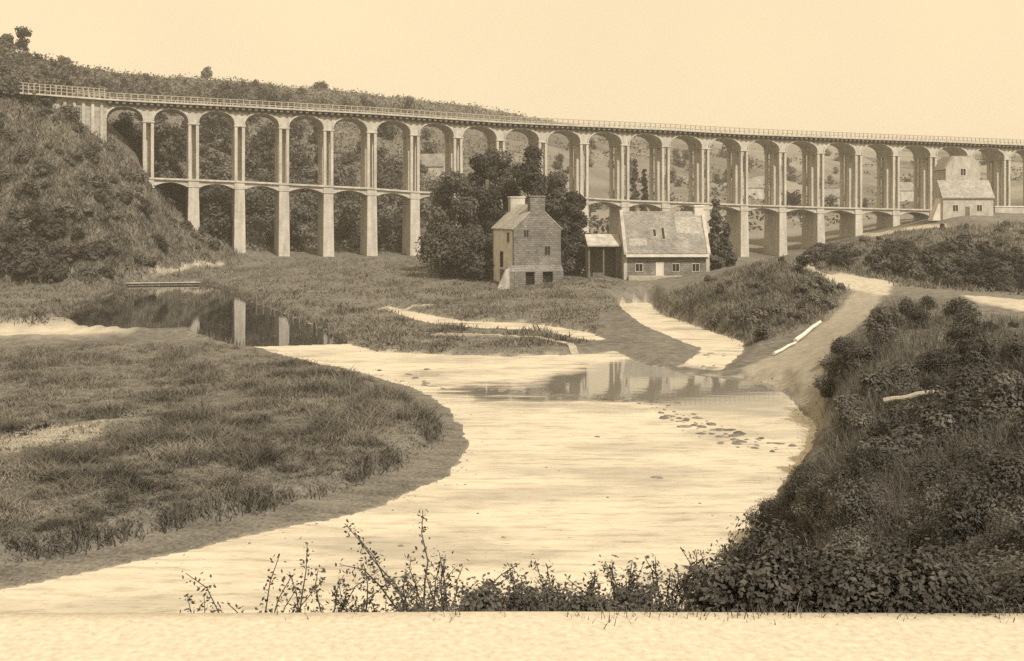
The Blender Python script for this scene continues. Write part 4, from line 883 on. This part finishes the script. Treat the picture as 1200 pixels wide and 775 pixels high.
a = W2([(0,640),(100,624),(200,597),(300,583),(400,558),(465,530),(503,505),(508,487),(472,456)], 0.8); a = np.array(a); k = r.integers(0, len(a)-1, 700); f = r.random(700)[:,None]; q = a[k]*(1-f)+a[k+1]*f + r.normal(size=(700,2))*0.25+np.array([-0.15, 0.3])
grass('edge_grass', q[:,0], q[:,1], None, 0.38, 0.03, 6, r, 'reed', 0.25, 1.0, 1.0)
# low stone kerbs of the old water channel in the meadow
def kerb(pts, label, hgt=0.17, wd_=0.7, m='palestone'):
    W3 = [P(a, b, Yk) for a, b, Yk in pts]; o = empty('low_wall', W3[0], 0, label, 'wall'); mb = MB(); dense = []
    for (x0,y0,_), (x1_,y1_,_) in zip(W3[:-1], W3[1:]):
        for k in range(10): f = k/10; dense.append((x0+(x1_-x0)*f, y0+(y1_-y0)*f))
    dense.append(W3[-1][:2]); rows = []
    for k, (x, y) in enumerate(dense):
        a = dense[max(k-1,0)]; b = dense[min(k+1,len(dense)-1)]; t_ = Vector((b[0]-a[0], b[1]-a[1], 0)).normalized(); nn = Vector((-t_.y, t_.x, 0))*wd_/2
        z = zg(x, y); j = 0.06*r.normal(); c0 = Vector((x, y, z)) - Vector(W3[0])
        rows.append([c0-nn+Vector((0,0,-0.6)), c0+nn+Vector((0,0,-0.6)), c0+nn+Vector((0,0,hgt+j)), c0-nn+Vector((0,0,hgt+j))])
    for a, b in zip(rows[:-1], rows[1:]): mb.poly(a+b, [(0,1,5,4),(1,2,6,5),(2,3,7,6),(3,0,4,7)])
    mb.poly(rows[0], [(0,1,2,3)]); mb.poly(rows[-1], [(3,2,1,0)]); mb.build('masonry', M[m], o)
def kz(px, py, z=0.7): Y = (HC-z)*F/(py-YH); return (px, py, Y)
kerb([kz(468,358.5),kz(505,366.5),kz(545,373.5),kz(620,375.5),kz(685,385)], 'long low pale stone edge of the old channel in the meadow')
kerb([kz(505,391),kz(560,391),kz(620,394),kz(668,401),kz(682,414)], 'low curved stone edge of the channel nearest the river')
kerb([kz(440,361),kz(470,358),kz(510,356)], 'short stone edge at the upper end of the meadow channel')
# stakes round the pond
def stakes(pts, label, group):
    mb = MB(); mb.tube([(0,0,-0.5),(0.03,0,0.5),(0,0.02,1.0)], [0.10,0.09,0.08], 6); st = mb.build('wooden_stake', M['wood']); me = st.data; bpy.data.objects.remove(st)
    for px, py in pts:
        X, Y, _ = Pz(px, py, 0.05); o = bpy.data.objects.new('wooden_stake', me); C.objects.link(o); o.location = (X, Y, zg(X, Y)-0.1); s = 0.8+0.8*r.random()
        o.scale = (s, s, s); o.rotation_euler = (0.15*r.normal(), 0.15*r.normal(), r.random()*6); tag(o, label, 'stake', group)
stakes([(205+7*k+r.normal(), 327+0.5*k) for k in range(10)], 'short dark stake at the far edge of the dark pond', 'stakes along the far pond edge')
stakes([(302+7*k+r.normal(), 357+2.9*k) for k in range(14)], 'short dark stake along the meadow side of the dark pond', 'stakes along the meadow side of the pond')
# plank weir at the head of the pond
xa, ya, _ = Pz(148, 331.5, 0.5); xb, yb, _ = Pz(232, 330.5, 0.5); L_ = math.hypot(xb-xa, yb-ya)
wr = empty('weir', (xa, ya, 0.0), math.atan2(yb-ya, xb-xa), 'low pale weir with a plank top at the head of the dark pond', 'weir')
q = MB(); q.box(0, L_, 0, 0.5, -0.6, 0.35); q.build('weir_wall', M['rubble'], wr); q = MB(); q.box(-0.3, L_+0.3, -0.25, 0.75, 0.352, 0.46); q.build('plank_top', M['limewash_worn'], wr, 0.02)
# white rails lying beside the track, milestone, pale branch
def bar(name, p0, p1, rad, label, cat, m, lift=0.2):
    a = Vector(p0); b = Vector(p1); a.z = zg(a.x, a.y)+lift; b.z = zg(b.x, b.y)+lift
    o = empty(name, a, 0, label, cat); q = MB(); d = b-a; pp = [d*t + Vector((0.06*math.sin(9*t), 0.06*math.cos(7*t), 0.03*math.sin(11*t))) for t in np.linspace(0,1,7)]
    q.tube(pp, [rad*(1-0.25*t) for t in np.linspace(0,1,7)], 8); q.build('timber', M[m], o); return o
bar('white_pole', P(907,415,91), P(932,402,96), 0.14, 'short white pole lying on the grass at the lower end of the track', 'pole', 'lime')
bar('white_pole', P(932,400,97), P(961,377,104), 0.2, 'thick white pole lying beside the steep part of the track', 'pole', 'lime')
X, Y, z, d = hits([1050],[488],20); br_ = bar('pale_branch', (X[0]-0.5,Y[0],0), (X[0]+1.4,Y[0]-0.6,0), 0.12, 'pale bare branch lying among the bushes of the right bank', 'branch', 'palestone', 0.9)
X, Y, z, d = hits([945],[316],20)
ms = empty('milestone', (X[0], Y[0], z[0]), 0, 'small upright white stone at the bend where the lane meets the mound', 'milestone')
q = MB(); q.taper(-0.28, 0.28, -0.2, 0.2, -0.3, 1.7, 0.05); q.build('shaft', M['lime'], ms, 0.08); q = MB(); q.taper(-0.6, 0.9, -0.4, 0.4, -0.3, 0.4, 0.1); q.build('base_block', M['palestone'], ms, 0.08)

# ------------------------------------------------------------------ air
hz = MB(); hz.box(-3900, 3900, -60, 3700, -1.5, 78); ho = hz.build('haze', None); tag(ho, kind='stuff')
hm = bpy.data.materials.new('valley_haze'); hm.use_nodes = True; t = hm.node_tree; t.nodes.clear()
pv = t.nodes.new('ShaderNodeVolumePrincipled'); pv.inputs['Color'].default_value = (0.95, 0.90, 0.80, 1); pv.inputs['Density'].default_value = 0.0003; pv.inputs['Anisotropy'].default_value = 0.0
mo = t.nodes.new('ShaderNodeOutputMaterial'); t.links.new(pv.outputs[0], mo.inputs['Volume']); ho.data.materials.append(hm)
